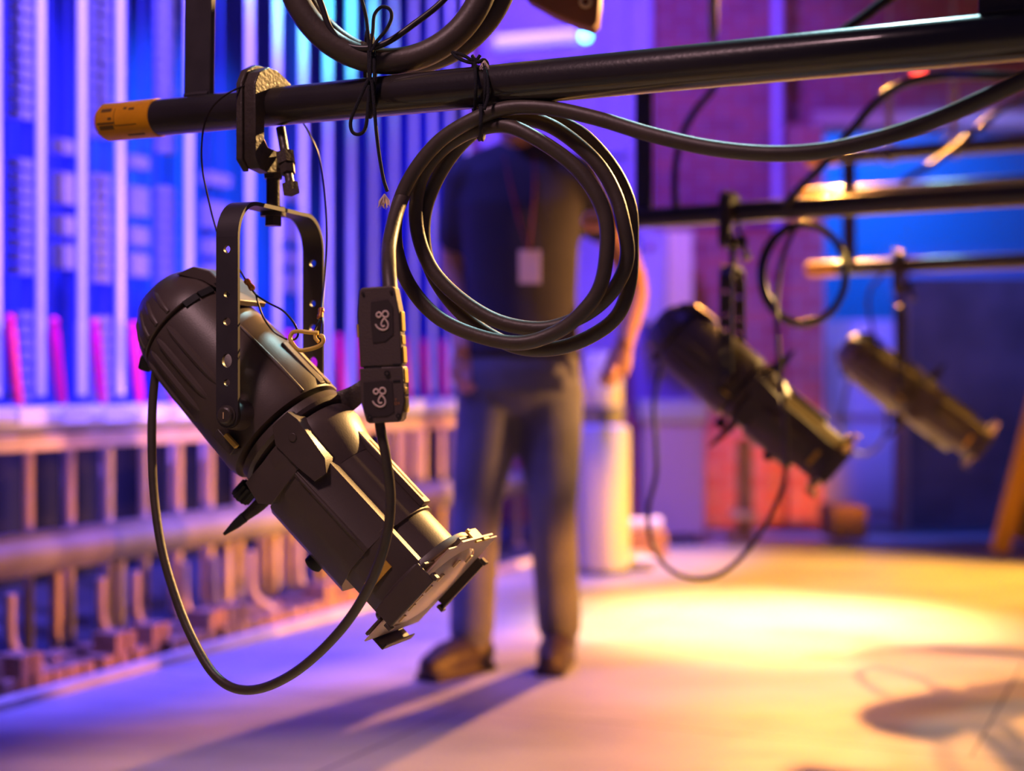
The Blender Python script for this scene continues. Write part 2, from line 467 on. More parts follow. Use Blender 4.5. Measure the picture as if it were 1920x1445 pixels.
    lever(-14, 0.050, 0.062, 0.026, 0.012, 0.012)
    # yoke
    hh = ah
    zb = C.z; zt = pipe_c.z - 0.130
    hwid = 0.110; T = 0.005; SW = 0.0150
    b = MB()
    for sg in (-1, 1):
        Mp = Matrix((hh, V((0, 0, 1)), w)).transposed().to_4x4(); Mp.translation = V((C.x, C.y, C.z)) + w * (sg * hwid)
        hgt = zt - zb - 0.045
        outer = [(-SW, 0.0)] + [(SW * math.cos(q), SW * math.sin(q)) for q in [PI + PI * k / 12 for k in range(1, 12)]] + [(SW, 0.0), (SW, hgt), (-SW, hgt)]
        holes = [circ(0, 0.0395, 0.0042), [(x * 0.8 , z) for x, z in circ(0.0, 0.066, 0.0085)], circ(0, 0.113, 0.0050), circ(0, 0.146, 0.0042), circ(0, 0.200, 0.0047)]
        holes = [h for h in holes if max(q[1] for q in h) < hgt - 0.004]
        b.prism([outer] + holes, lambda u, v, t: V((u, v, t)), -T / 2, T / 2, Mp)
    # bent top
    path = []
    rc = 0.045
    for k in range(13):
        q = PI - (PI / 2) * k / 12; path.append((-hwid + rc + rc * math.cos(q), zt - rc + rc * math.sin(q)))
    for k in range(13):
        q = PI / 2 - (PI / 2) * k / 12; path.append((hwid - rc + rc * math.cos(q), zt - rc + rc * math.sin(q)))
    vs = []; fs = []
    for i, (y, z) in enumerate(path):
        pa = path[max(0, i - 1)]; pb = path[min(len(path) - 1, i + 1)]
        tx, tz = pb[0] - pa[0], pb[1] - pa[1]; l = math.hypot(tx, tz); nx, nz = -tz / l, tx / l
        for (sx, st) in ((-1, -1), (1, -1), (1, 1), (-1, 1)):
            p = V((C.x, C.y, 0)) + w * (y + nx * T / 2 * st) + V((0, 0, z + nz * T / 2 * st)) + hh * (SW * sx)
            vs.append(p)
    for i in range(len(path) - 1):
        for k in range(4):
            l = (k + 1) % 4; fs.append((i * 4 + k, i * 4 + l, i * 4 + 4 + l, i * 4 + 4 + k))
    b.add(vs, fs)
    yk = b.build('yoke', M_YOKE, root)
    # pivot bosses and bolts
    for sg in (-1, 1):
        Mb = frame(w * sg, (0, 0, 1), C)
        b = MB(); b.lathe([(0.070, 0.021), (0.098, 0.018), (0.1065, 0.016)], 24, Mb)
        b.build('pivot_boss', M_BODY, root)
        b = MB()
        b.lathe([(0.1125, 0.0125), (0.1145, 0.0125), (0.115, 0.0108), (0.119, 0.0100), (0.1205, 0.0080)], 28, Mb)
        b.box((0.1208, 0, 0), (0.0006, 0.0012, 0.008), Mb, 1)
        b.build('pivot_bolt', [M_CLAMP, M_GLINT], yk)
    # small locking latch under the near pivot
    b = MB()
    b.box((0.012, -0.088, -0.034), (0.034, 0.016, 0.012), M)
    b.box((0.018, -0.094, -0.026), (0.022, 0.006, 0.006), M, 1)
    b.build('tilt_latch', [M_CLAMP, M_BRASS], root, bevel=0.001)
    # pipe clamp
    pd = V(pipe_dir).normalized(); pn = V((pd.y, -pd.x, 0)).normalized()
    if pn.y > 0: pn = -pn
    Mc = Matrix((pn, V((0, 0, 1)), pd)).transposed().to_4x4(); Mc.translation = pipe_c
    cp = [(0.050, -0.070), (0.050, 0.022), (0.042, 0.038), (0.024, 0.047), (0.004, 0.046), (-0.020, 0.034), (-0.034, 0.016), (-0.036, 0.000),
          (-0.028, -0.004), (-0.0252, 0.004), (-0.018, 0.0175), (-0.006, 0.0252), (0.008, 0.0252), (0.020, 0.018), (0.030, 0.010), (0.032, -0.044),
          (0.024, -0.054), (-0.012, -0.058), (-0.014, -0.080), (0.020, -0.086), (0.042, -0.082)]
    b = MB()
    b.prism([cp], lambda u, v, t: V((u, v, t)), -0.006, 0.012, Mc)
    cpo = [(0.054, -0.072), (0.054, 0.024), (0.045, 0.041), (0.026, 0.051), (0.010, 0.0515), (0.010, 0.0262), (0.020, 0.020), (0.034, 0.012), (0.036, -0.050), (0.040, -0.086)]
    b.prism([cpo], lambda u, v, t: V((u, v, t)), -0.0155, -0.006, Mc)
    cl = b.build('pipe_clamp', M_CLAMP, root, bevel=0.0015)
    b = MB()
    q0 = Mc @ V((0.0, -0.026, 0.012)); q1 = Mc @ V((0.014, -0.108, 0.040))
    dq = (q1 - q0).normalized()
    b.tube([q0, q1], 0.0058, 14)
    b.lathe([(-0.008, 0.0115), (0.003, 0.0115)], 6, frame(dq, w, q1))
    b.lathe([(-0.008, 0.0125), (0.008, 0.0125)], 6, frame(dq, w, q0.lerp(q1, 0.50)))
    b.lathe([(-0.004, 0.0105), (0.010, 0.0095)], 6, frame(dq, w + V((0, 0, .5)), q0.lerp(q1, 0.62)))
    b.build('clamp_bolt', M_CLAMP, cl)
    b = MB()
    Ms = frame((0, 0, 1), w, V((pipe_c.x, pipe_c.y, 0)))
    z0 = pipe_c.z
    b.lathe([(zt - 0.004, 0.0088), (z0 - 0.080, 0.0088)], 20, Ms)
    b.lathe([(zt + 0.0005, 0.0150), (zt + 0.004, 0.0150)], 20, Ms)
    b.lathe([(zt - 0.020, 0.0115), (zt - 0.007, 0.0115)], 6, Ms)
    b.lathe([(zt - 0.008, 0.0165), (zt - 0.003, 0.0165)], 20, Ms)
    b.lathe([(z0 - 0.090, 0.0125), (z0 - 0.072, 0.0145)], 6, Ms)
    b.build('spigot', M_CLAMP, cl)
    return root, M, e

C1 = V((-0.3047, 1.905, 0.754))
cp1 = pc(508)
make_light(C1 + V((0, 0, 0)), (0.68, -0.25, -0.69), V((C1.x, C1.y, cp1.z)), 'nearest black ellipsoidal spotlight in sharp focus hanging by a hooped yoke', dir1)
y = Y2(1374); C2 = V(((1374 - 960) / F * y, y, Z2 - 0.391))
make_light(C2, (0.735, -0.22, -0.64), V((C2.x, C2.y, Z2)), 'middle of the three black spotlights, blurred, hanging from the second pipe', PD)
y = Y3(1690); C3 = V(((1690 - 960) / F * y, y, Z3 - 0.385))
make_light(C3, (0.77, -0.22, -0.60), V((C3.x, C3.y, Z3)), 'farthest and smallest of the three black spotlights, on the third pipe', PD)

# ------------------------------------------------------------------ cables
def cable(name, pts, r, m, label, cat='cable', sub=8, seg=16, group=None):
    w = [P(*p) if not isinstance(p, Vector) else p for p in pts]
    b = MB(); b.tube(spline(w, sub), r, seg)
    o = b.build(name, m, origin=w[0], smooth=60)
    return tag(o, label, cat, group)

lead = [(300, 664, 1.93), (293, 690, 1.925), (286, 760, 1.92), (285, 850, 1.91), (290, 940, 1.90), (306, 1040, 1.88), (335, 1135, 1.86), (365, 1205, 1.84),
        (400, 1262, 1.82), (440, 1290, 1.80), (490, 1290, 1.78), (550, 1262, 1.75), (610, 1212, 1.72), (662, 1150, 1.69), (703, 1075, 1.66), (726, 1000, 1.64),
        (732, 930, 1.63), (724, 860, 1.62), (713, 800, 1.62), (713, 780, 1.62)]
cable('lantern_lead', lead, 0.0057, M_CABLE, 'black lead drooping in a long loop from the nearest spotlight to its plug')

coil = [(733, 556, 1.625), (729, 505, 1.65), (731, 450, 1.70), (752, 375, 1.745), (795, 297, 1.765), (850, 246, 1.765), (905, 226, 1.755),
        # loop C (rear)
        (999, 214, 1.740), (1045, 228, 1.735), (1096, 256, 1.73), (1150, 318, 1.725), (1180, 385, 1.72), (1184, 455, 1.72), (1180, 530, 1.72), (1157, 592, 1.725),
        (1106, 631, 1.735), (1042, 653, 1.745), (975, 652, 1.755), (915, 626, 1.765), (868, 590, 1.775), (826, 540, 1.785), (800, 484, 1.79), (794, 420, 1.79), (806, 365, 1.785), (838, 303, 1.775), (880, 255, 1.765),
        # loop B
        (930, 226, 1.745), (985, 222, 1.73), (1045, 243, 1.715), (1114, 300, 1.70), (1152, 361, 1.695), (1170, 425, 1.69), (1176, 480, 1.695), (1160, 528, 1.70), (1125, 570, 1.71), (1076, 600, 1.72),
        (1013, 616, 1.73), (934, 602, 1.745), (862, 559, 1.76), (808, 502, 1.77), (782, 430, 1.775), (783, 358, 1.77), (806, 306, 1.76), (844, 268, 1.75), (893, 243, 1.735),
        # loop A (front)
        (950, 236, 1.715), (1009, 262, 1.70), (1070, 305, 1.69), (1110, 352, 1.683), (1134, 405, 1.68), (1138, 466, 1.68), (1126, 535, 1.685), (1094, 583, 1.69), (1042, 623, 1.70), (970, 643, 1.71), (880, 624, 1.725),
        (808, 584, 1.735), (756, 512, 1.745), (740, 425, 1.75), (763, 345, 1.745), (816, 272, 1.735), (880, 228, 1.722),
        # away to the right in one long sag
        (950, 203, 1.71), (1030, 203, 1.69), (1120, 222, 1.66), (1220, 252, 1.62), (1330, 277, 1.58), (1440, 288, 1.55), (1540, 283, 1.52), (1640, 262, 1.50), (1740, 230, 1.48), (1840, 187, 1.45), (1940, 140, 1.42), (2060, 80, 1.40), (2180, 45, 1.385), (2300, 40, 1.37)]
cable('coiled_cable', coil, 0.0086, M_CABLE, 'black rubber cable coiled below the nearest pipe, its end sagging away to the right')

# thick multicable above the pipe
def ring(cx, cy, rx, ry, y, a0, a1, n, rot=0, ramp=0.0):
    out = []
    for k in range(n + 1):
        q = math.radians(a0 + (a1 - a0) * k / n); x = rx * math.cos(q); z = ry * math.sin(q)
        out.append((cx + x, cy - z, y + ramp * k / n))
    return out
thick = ring(735, -88, 198, 206, 1.80, 80, 440, 30, ramp=0.0)
thick = ring(728, -92, 192, 207, 1.800, 70, 400, 26) + ring(752, -95, 205, 212, 1.835, 60, 420, 28)
cable('multicore_cable', thick, 0.0158, M_CABLE, 'thick black cable coiled on top of the nearest pipe beside the looped clamp', sub=5)
thin = [(560, -120, 1.79), (580, -50, 1.79), (603, 10, 1.79), (620, 55, 1.79), (650, 84, 1.79), (690, 90, 1.785), (728, 78, 1.785), (775, 46, 1.785), (830, 2, 1.79), (870, -50, 1.79), (890, -120, 1.79)]
cable('signal_cable', thin, 0.0038, M_CABLE2, 'thin black cable inside the thick coil on top of the nearest pipe')

# ties
def tie(paths, name, label, r=0.0021, fray=()):
    b = MB()
    for p in paths: b.tube(spline([P(*q) for q in p], 6), r, 8)
    o = b.build(name, M_CORD, origin=P(*paths[0][0]))
    tag(o, label, 'tie cord')
    for (px, py, y, s) in fray:
        f = MB(); c = P(px, py, y)
        for k in range(26):
            d = V((random.uniform(-.6, .6), random.uniform(-.6, .6), -1)).normalized()
            f.tube([c, c + d * s * 0.6 + V((random.uniform(-1, 1), 0, 0)) * s * .1, c + d * s * random.uniform(.8, 1.1)], [0.0009, 0.0008, 0.0003], 5)
        fo = f.build('frayed_end', M_FRAY, None); fo.parent = o
        fo.location = -V(o.location); fo['label'] = 'pale frayed end'
    return o
def wrap_px(x, ytop, ybot, y, dy=0.045, n=10, lean=4):
    pts = []
    for k in range(n + 1):
        q = 2 * PI * k / n
        pts.append((x + lean * math.sin(q), (ytop + ybot) / 2 - (ybot - ytop) / 2 * math.cos(q), y - dy * math.sin(q)))
    return pts
tie([wrap_px(688, 60, 222, 1.822, 0.046), wrap_px(694, 66, 220, 1.822, 0.047, lean=8), wrap_px(699, 70, 216, 1.822, 0.048, lean=-5),
     [(693, 88, 1.776), (690, 62, 1.775), (686, 30, 1.775), (676, -10, 1.775)],
     [(694, 96, 1.774), (699, 60, 1.773), (702, 28, 1.772), (716, 13, 1.772), (731, 18, 1.772), (734, 34, 1.772), (724, 56, 1.773), (706, 78, 1.773), (697, 96, 1.774)],
     [(690, 150, 1.772), (672, 190, 1.768), (658, 225, 1.768), (660, 246, 1.768), (672, 252, 1.768), (684, 243, 1.768), (689, 215, 1.768), (692, 160, 1.77)],
     [(697, 150, 1.772), (701, 190, 1.768), (705, 240, 1.768), (711, 290, 1.768), (719, 335, 1.765), (726, 358, 1.76)]],
    'bow_tie_cord', 'black cord tied in a bow round the thick cable and the nearest pipe', fray=[(721, 364, 1.76, 0.017)])
tie([[(848, 98, 1.742), (862, 101, 1.735), (880, 110, 1.728), (892, 116, 1.726)], [(848, 98, 1.742), (858, 108, 1.737), (876, 116, 1.73), (892, 118, 1.726)],
     [(885, 104, 1.722), (895, 116, 1.720), (908, 112, 1.720), (914, 122, 1.722), (900, 126, 1.718), (890, 120, 1.72), (900, 104, 1.722)],
     wrap_px(889, 112, 210, 1.752, 0.046, lean=3), wrap_px(906, 114, 212, 1.748, 0.046, lean=4),
     [(906, 120, 1.714), (914, 150, 1.704), (915, 180, 1.700), (908, 205, 1.695)],
     wrap_px(899, 196, 262, 1.742, 0.052, lean=3), wrap_px(905, 196, 262, 1.742, 0.052, lean=-4)],
    'knotted_tie_cord', 'short black cord knotted over the nearest pipe to hold the round coil', fray=[(908, 114, 1.715, 0.011)])

# plug and socket pair marked 68
CY = 1.615
cc = P(718, 665, CY)
ang = math.radians(3.0)
Mp = Matrix.Translation(cc) @ Matrix.Rotation(-ang, 4, 'Y') @ Matrix.Rotation(math.radians(-8), 4, 'Z')
S = CY / F
def plug_poly(y0, y1, w0, w1, ch, top):
    # outline in (x, z) ; y0 lower, y1 upper (metres)
    if top:   # narrow shoulders above
        return [(-w0, y0), (w0, y0), (w0, y1 - ch), (w1, y1 - 0.003), (w1 - 0.003, y1), (-w1 + 0.003, y1), (-w1, y1 - 0.003), (-w0 * 0.98, y1 - ch)]
    return [(-w1 + 0.003, y0), (w1 - 0.003, y0), (w1, y0 + 0.003), (w0, y0 + ch), (w0, y1), (-w0, y1), (-w0, y0 + ch), (-w1, y0 + 0.003)]
plug = thing('cable_connector', 'pair of joined black plugs hand marked 68 hanging before the nearest spotlight', 'plug', cc)
f3 = lambda u, v, t: V((u, t, v))
b = MB(); b.box((0, 0, -0.012), (0.040, 0.022, 0.01), Mp); b.prism([plug_poly(-0.0125, 0.073, 0.0232, 0.0195, 0.028, True)], f3, -0.0125, 0.0125, Mp)
up_o = b.build('plug_body', M_PLUG, plug, bevel=0.0015)
b = MB(); b.prism([plug_poly(-0.073, -0.0135, 0.0240, 0.0195, 0.022, False)], f3, -0.0125, 0.0125, Mp)
for z in (-0.030, -0.036): pass
lo_o = b.build('socket_body', M_PLUG, plug, bevel=0.0015)
b = MB()
for (z0, z1, x) in ((0.046, 0.024, 0.0240), (0.020, 0.010, 0.0234), (0.008, -0.010, 0.0240), (-0.016, -0.032, 0.0243), (-0.036, -0.044, 0.0238), (-0.046, -0.064, 0.0236)):
    b = MB(); b.box((x, -0.001, (z0 + z1) / 2), (0.0022, 0.016, abs(z0 - z1) * .94), Mp); b.build('lit_side_clip', M_BRASS, plug, bevel=0.0004)['label'] = 'edge clip with painted yellow light'  # yellow light along the plug edges is put into the clip colour
b = MB(); b.box((-0.0240, -0.001, 0.027), (0.0022, 0.016, 0.014), Mp); b.build('lit_side_clip', M_BRASS, plug, bevel=0.0004)['label'] = 'edge clip with painted yellow light'
b = MB()
b.prism([[(-0.0075, 0.013), (0.006, 0.014), (0.0155, 0.021), (0.0165, 0.050), (0.012, 0.058), (-0.007, 0.057), (-0.0085, 0.040)]], f3, -0.0134, -0.0124, Mp)
t1 = b.build('gaffer_tape', M_PLUGTAPE, plug)
b = MB()
b.prism([[(-0.020, -0.029), (0.006, -0.028), (0.0115, -0.030), (0.012, -0.062), (0.004, -0.066), (-0.014, -0.066), (-0.021, -0.060)]], f3, -0.0134, -0.0124, Mp)
t2 = b.build('gaffer_tape', M_PLUGTAPE, plug)
def digits(cx, cz, sc, parent):
    """68 written sideways, reading upwards: x is across the plug, z along it"""
    six = [(-1.0, -0.35), (-0.75, -0.80), (-0.3, -1.15), (0.25, -1.25), (0.75, -1.0), (0.9, -0.5), (0.72, 0.0), (0.35, 0.35), (0.02, 0.0), (-0.12, -0.45), (0.1, -0.75), (0.4, -0.62)]
    eight = [(1.05, 0.95), (0.80, 0.62), (0.35, 0.62), (0.02, 0.95), (-0.35, 0.62), (-0.72, 0.80), (-0.72, 1.15), (-0.35, 1.35), (0.02, 1.05), (0.35, 1.42), (0.8, 1.40), (1.05, 0.95)]
    b = MB()
    for poly in (six, eight):
        b.tube(spline([Mp @ V((cx + x * sc, -0.01365, cz + z * sc)) for x, z in poly], 6), 0.0010, 6)
    o = b.build('handwritten_number', M_MARK, parent); o['label'] = 'silver handwritten 68'
digits(0.0040, 0.0355, 0.0074, t1)
digits(-0.0035, -0.0465, 0.0074, t2)
b = MB()
for cx, cz, r in ((-0.0155, 0.0665, 0.0016), (0.0155, 0.0665, 0.0016), (0.0065, -0.0205, 0.0032), (-0.0150, -0.0665, 0.0026), (0.0165, -0.0665, 0.0026)):
    b.lathe([(0, r), (0.0014, r)], 16, Mp @ Matrix.Translation((cx, -0.0128, cz)) @ Matrix.Rotation(-PI / 2, 4, 'Z'))
    b.box((cx, -0.01425, cz), (r * 1.3, 0.0002, r * 0.25), Mp, 1); b.box((cx, -0.01425, cz), (r * 0.25, 0.0002, r * 1.3), Mp, 1)
b.build('screw', [M_DARK, M_PLUG], plug)
b = MB()
for k in range(9): b.box((-0.018 + k * 0.0022, -0.0127, -0.0128 + random.uniform(-.0004, .0004)), (0.0016, 0.0006, 0.0012), Mp)
b.box((0.0175, -0.0127, -0.0115), (0.009, 0.0006, 0.0015), Mp); b.box((0.0165, -0.0127, -0.0295), (0.008, 0.0006, 0.0022), Mp)
b.build('moulded_groove', M_DARK, plug)
b = MB()
def stroke(pts, ox, oz, sc): b.tube([Mp @ V((ox + x * sc, -0.0128, oz + z * sc)) for x, z in pts], 0.00022, 5)
stroke([(0, 1), (.4, .5), (.8, 1)], 0.0135, -0.0500, 0.0022); stroke([(.4, .5), (.4, 0)], 0.0135, -0.0500, 0.0022)
stroke([(0, 1), (0, 0)], 0.0130, -0.0545, 0.0028)
stroke([(0, 1), (.5, 1), (.5, .5), (0, 0), (.6, 0)], 0.0140, -0.0545, 0.0028)
stroke([(.5, 0), (.5, 1), (0, .35), (.7, .35)], 0.0164, -0.0545, 0.0028)
b.build('printed_marking', M_ORANGE, plug)['label'] = 'tiny orange printed Y 124'

# safety cable with carabiner
sc_pts1 = [(600, 634, 1.83), (606, 600, 1.86), (604, 575, 1.90), (609, 520, 1.94), (613, 440, 1.95), (608, 350, 1.95), (597, 290, 1.94), (578, 248, 1.935), (560, 215, 1.945), (548, 180, 1.945), (528, 160, 1.93), (510, 156, 1.90), (480, 156, 1.875), (450, 164, 1.862), (420, 180, 1.858), (397, 203, 1.860),
           (383, 235, 1.862), (378, 275, 1.865), (380, 320, 1.865), (390, 370, 1.865), (401, 415, 1.87), (415, 455, 1.87), (435, 488, 1.865), (452, 510, 1.86), (466, 534, 1.855), (480, 553, 1.85)]
sroot = thing('safety_cable', 'thin dark wire safety cable over the nearest pipe with a yellow snap hook', 'safety cable', P(545, 180, 1.9))
b = MB(); b.tube(spline([P(*p) for p in sc_pts1], 6), 0.00125, 8)
b.tube(spline([P(*p) for p in [(480, 553, 1.85), (484, 568, 1.845), (494, 595, 1.84), (512, 620, 1.835), (532, 633, 1.83), (538, 636, 1.828)]], 6), 0.0013, 8)
b.tube(spline([P(*p) for p in [(480, 553, 1.85), (500, 566, 1.84), (530, 582, 1.83), (550, 604, 1.82), (559, 625, 1.815), (553, 636, 1.815), (545, 634, 1.82)]], 6), 0.0013, 8)
b.tube(spline([P(*p) for p in [(604, 590, 1.855), (596, 606, 1.84), (590, 624, 1.83), (596, 636, 1.825), (604, 625, 1.83), (605, 606, 1.84), (604, 590, 1.855)]], 6), 0.0013, 8)
b.build('wire_rope', M_WIRE, sroot)
b = MB()
for p0, p1 in (((461, 524, 1.857), (475, 543, 1.852)), ((603, 578, 1.86), (600, 598, 1.85))):
    b = MB(); A, B = P(*p0), P(*p1); b.tube([A, A.lerp(B, .1), A.lerp(B, .33), A.lerp(B, .36), A.lerp(B, .64), A.lerp(B, .67), A.lerp(B, .9), B], [.0025, .0042, .0042, .0034, .0034, .0042, .0042, .0025], 12)
    b.build('crimp_sleeve', M_COPPER, sroot)
b = MB()
b.tube(spline([P(*p) for p in [(597, 624, 1.81), (580, 623, 1.812), (562, 621, 1.815), (549, 623, 1.817), (544, 634, 1.815), (550, 646, 1.812), (561, 656, 1.81), (578, 655, 1.808), (597, 649, 1.806), (606, 641, 1.806), (605, 631, 1.808), (600, 629, 1.81)]], 6), 0.0026, 12)
b.tube([P(590, 625, 1.811), P(591, 634, 1.810), P(597, 641, 1.808)], 0.0022, 10)
b.build('carabiner', M_BRASS, sroot)['label'] = 'yellow snap hook'

# cables of the farther battens
def small_coil(cx, cy, rx, ry, y, loops, tail, r, label):
    pts = []
    n = int(loops * 16)
    for k in range(n + 1):
        q = PI / 2 - 2 * PI * k / 16; l = k / 16
        pts.append((cx + (rx - 4 * l) * math.cos(q) + 3 * l, cy - (ry - 3 * l) * math.sin(q), y - 0.012 * l))
    cable('coiled_cable', pts[:1] + pts[1:] + tail, r, M_CABLE2, label)
y = Y2(1500)
small_coil(1503, 513, 84, 97, y + 0.03, 2.5, [], 0.0075, 'small blurred black coil hanging from the second pipe beside the middle spotlight')
cable('lantern_lead', [(1243, 668, 3.60), (1236, 700, 3.60), (1226, 760, 3.58), (1230, 830, 3.55), (1230, 890, 3.52), (1216, 950, 3.50), (1220, 1010, 3.48), (1245, 1058, 3.45), (1290, 1082, 3.42), (1340, 1080, 3.40),
                       (1385, 1050, 3.36), (1425, 1000, 3.33), (1455, 945, 3.3), (1472, 890, 3.28), (1474, 810, 3.26), (1466, 730, 3.26), (1458, 640, 3.28), (1456, 560, 3.33), (1468, 480, 3.37), (1492, 425, 3.4)],
      0.0056, M_CABLE, 'blurred black lead drooping from the middle spotlight up to its coil')
cable('swagged_cable', [(1470, 385, 3.40), (1500, 352, 3.36), (1550, 302, 3.3), (1600, 240, 3.25), (1650, 185, 3.2), (1700, 155, 3.15), (1770, 142, 3.1), (1850, 142, 3.0), (1940, 146, 2.95), (2050, 150, 2.9)], 0.010, M_CABLE2,
      'blurred dark cable rising from the second pipe and arching right below the nearest one')
cable('swagged_cable', [(1268, 400, 3.58), (1265, 350, 3.57), (1268, 300, 3.57), (1282, 245, 3.57), (1305, 205, 3.57), (1330, 176, 3.56), (1345, 150, 3.55)], 0.0085, M_CABLE2,
      'short dark blurred cable curving up from the left end of the second pipe')
cable('swagged_cable', [(1540, 90, 2.6), (1580, 60, 2.6), (1625, 28, 2.6), (1670, -5, 2.6), (1760, -60, 2.6)], 0.009, M_CABLE2,
      'dark cable crossing the upper right corner above the nearest pipe')
cable('swagged_cable', [(1690, 340, 4.5), (1760, 300, 4.5), (1830, 245, 4.45), (1880, 205, 4.4), (1960, 170, 4.35)], 0.010, M_CABLE2,
      'dim purple-lit cable at right between the third pipe and the sagging near one')
cable('lantern_lead', [(1600, 668, 4.95), (1590, 720, 4.9), (1578, 780, 4.9), (1585, 830, 4.85), (1605, 850, 4.85), (1640, 842, 4.8), (1663, 790, 4.78), (1640, 640, 4.75), (1628, 560, 4.76), (1650, 520, 4.78), (1672, 505, 4.8)],
      0.0055, M_CABLE, 'thin blurred lead of the farthest spotlight looping up to the third pipe')

# reddish flap above the pipe
root_p = [(905, -120), (985, -4), (1030, 22), (1075, 42), (1108, 52), (1118, 40), (1122, 0), (1124, -120)]
Yf = 2.35
b = MB()
pts = [P(x, y_, Yf) for x, y_ in root_p]; n = len(pts)
back = [p + V((0.01, 0.05, 0)) for p in pts]
b.add(pts + back, [tuple(range(n)), tuple(reversed(range(n, 2 * n)))] + [(i, (i + 1) % n, (i + 1) % n + n, i + n) for i in range(n)])
M_FLAP = mat('rust_brown_board', (0.35, 0.12, 0.05), 0.7, noise=0.3, nscale=6)
fl = b.build('hanging_board', M_FLAP, origin=pts[0], bevel=0.004)
tag(fl, 'rust brown wedge-shaped corner of a board hanging into view above the nearest pipe', 'board')
b = MB(); c = P(1098, 3, Yf - 0.005)
b.tube([c + V((0.008 * math.cos(q), 0, 0.008 * math.sin(q))) for q in [2 * PI * k / 16 for k in range(16)]], 0.003, 8, closed=True)
b.build('eye_bolt', M_GLINT, fl).matrix_parent_inverse = Matrix.Translation(-V(fl.location))

# ------------------------------------------------------------------ the setting
U = V((0.405, 0.914, 0)).normalized(); N = V((-0.914, 0.405, 0)).normalized()
A0 = V((-1.237, 3.61, 0))
def R(t, off, z): return A0 + U * t + N * off + V((0, 0, z))
def t_at(px, off):
    k = (px - 960) / F; b0 = A0 + N * off
    return (k * b0.y - b0.x) / (U.x - k * U.y)
MR = Matrix((U, N, V((0, 0, 1)))).transposed().to_4x4(); MR.translation = A0

def struct(name, mb, m, bevel=0.0):
    o = mb.build(name, m, bevel=bevel); o['kind'] = 'structure'; return o
# stage floor: worn painted hardboard
m = bpy.data.materials.new('stage_floor'); m.use_nodes = True; nt = m.node_tree; bs = nt.nodes['Principled BSDF']
tc = nt.nodes.new('ShaderNodeTexCoord'); n1 = nt.nodes.new('ShaderNodeTexNoise'); n1.inputs['Scale'].default_value = 1.7; n1.inputs['Detail'].default_value = 8
mp = nt.nodes.new('ShaderNodeMapping'); mp.inputs['Rotation'].default_value = (0, 0, math.radians(-24)); mp.inputs['Scale'].default_value = (1.0, 2.2, 1)
nt.links.new(tc.outputs['Object'], mp.inputs['Vector']); nt.links.new(mp.outputs['Vector'], n1.inputs['Vector'])
rp = nt.nodes.new('ShaderNodeValToRGB'); rp.color_ramp.elements[0].position = 0.38; rp.color_ramp.elements[1].position = 0.62
rp.color_ramp.elements[0].color = (0.28, 0.27, 0.28, 1); rp.color_ramp.elements[1].color = (0.40, 0.38, 0.38, 1)
nt.links.new(n1.outputs['Fac'], rp.inputs['Fac'])
br = nt.nodes.new('ShaderNodeTexBrick'); br.inputs['Scale'].default_value = 1.0; br.inputs['Mortar Size'].default_value = 0.004
br.inputs['Brick Width'].default_value = 2.4; br.inputs['Row Height'].default_value = 1.2
br.inputs['Color1'].default_value = (1, 1, 1, 1); br.inputs['Color2'].default_value = (0.92, 0.92, 0.92, 1); br.inputs['Mortar'].default_value = (0.25, 0.25, 0.25, 1)
mp2 = nt.nodes.new('ShaderNodeMapping'); mp2.inputs['Rotation'].default_value = (0, 0, math.radians(24)); mp2.inputs['Location'].default_value = (0.4, 0.3, 0)
nt.links.new(tc.outputs['Object'], mp2.inputs['Vector']); nt.links.new(mp2.outputs['Vector'], br.inputs['Vector'])
mx = nt.nodes.new('ShaderNodeMix'); mx.data_type = 'RGBA'; mx.blend_type = 'MULTIPLY'; mx.inputs['Factor'].default_value = 1
nt.links.new(rp.outputs['Color'], mx.inputs[6]); nt.links.new(br.outputs['Color'], mx.inputs[7]); nt.links.new(mx.outputs[2], bs.inputs['Base Color'])
n3 = nt.nodes.new('ShaderNodeTexNoise'); n3.inputs['Scale'].default_value = 6; nt.links.new(tc.outputs['Object'], n3.inputs['Vector'])
mr = nt.nodes.new('ShaderNodeMapRange'); mr.inputs['To Min'].default_value = 0.38; mr.inputs['To Max'].default_value = 0.6
nt.links.new(n3.outputs['Fac'], mr.inputs['Value']); nt.links.new(mr.outputs['Result'], bs.inputs['Roughness'])
M_FLOOR = m
b = MB()
fa, fb = R(-5, 0, 0), R(5.2, 0, 0)
b.add([fa, R(-5, -9, 0), R(5.2, -9, 0), fb, fa - V((0, 0, .06)), R(-5, -9, -.06), R(5.2, -9, -.06), fb - V((0, 0, .06))],
      [(0, 1, 2, 3), (7, 6, 5, 4), (0, 3, 7, 4), (1, 0, 4, 5), (2, 1, 5, 6), (3, 2, 6, 7)])
struct('floor', b, M_FLOOR)
b = MB(); b.box((2.5, 1.2, -0.03), (16, 2.4, 0.06), MR); struct('floor_side', b, mat('dark_floor', (0.04, 0.04, 0.05), 0.7, noise=0.4, nscale=4))
b = MB(); b.box((0.0, 0.02, 0.012), (10.4, 0.045, 0.026), MR); struct('trim_1', b, mat('stage_edge', (0.66, 0.58, 0.48), 0.5, noise=0.25, nscale=9), 0.004)
b = MB(); b.box((0, 8.5, -0.03), (16, 4.6, 0.058)); b.box((6.5, 7.6, -0.03), (0.1, 0.1, 0.05))
M_BLUEFLOOR = mat('far_floor', (0.22, 0.24, 0.28), 0.6, noise=0.3, nscale=3)
struct('floor_rear', b, M_BLUEFLOOR)
b = MB(); b.box((2.5, 1.60, 0.34), (16, 0.1, 0.66), MR)  # blackened strip, paints shade over the lower wall
struct('wall_shade_strip', b, mat('painted_wall_shade', (0.004, 0.004, 0.006), 0.9))
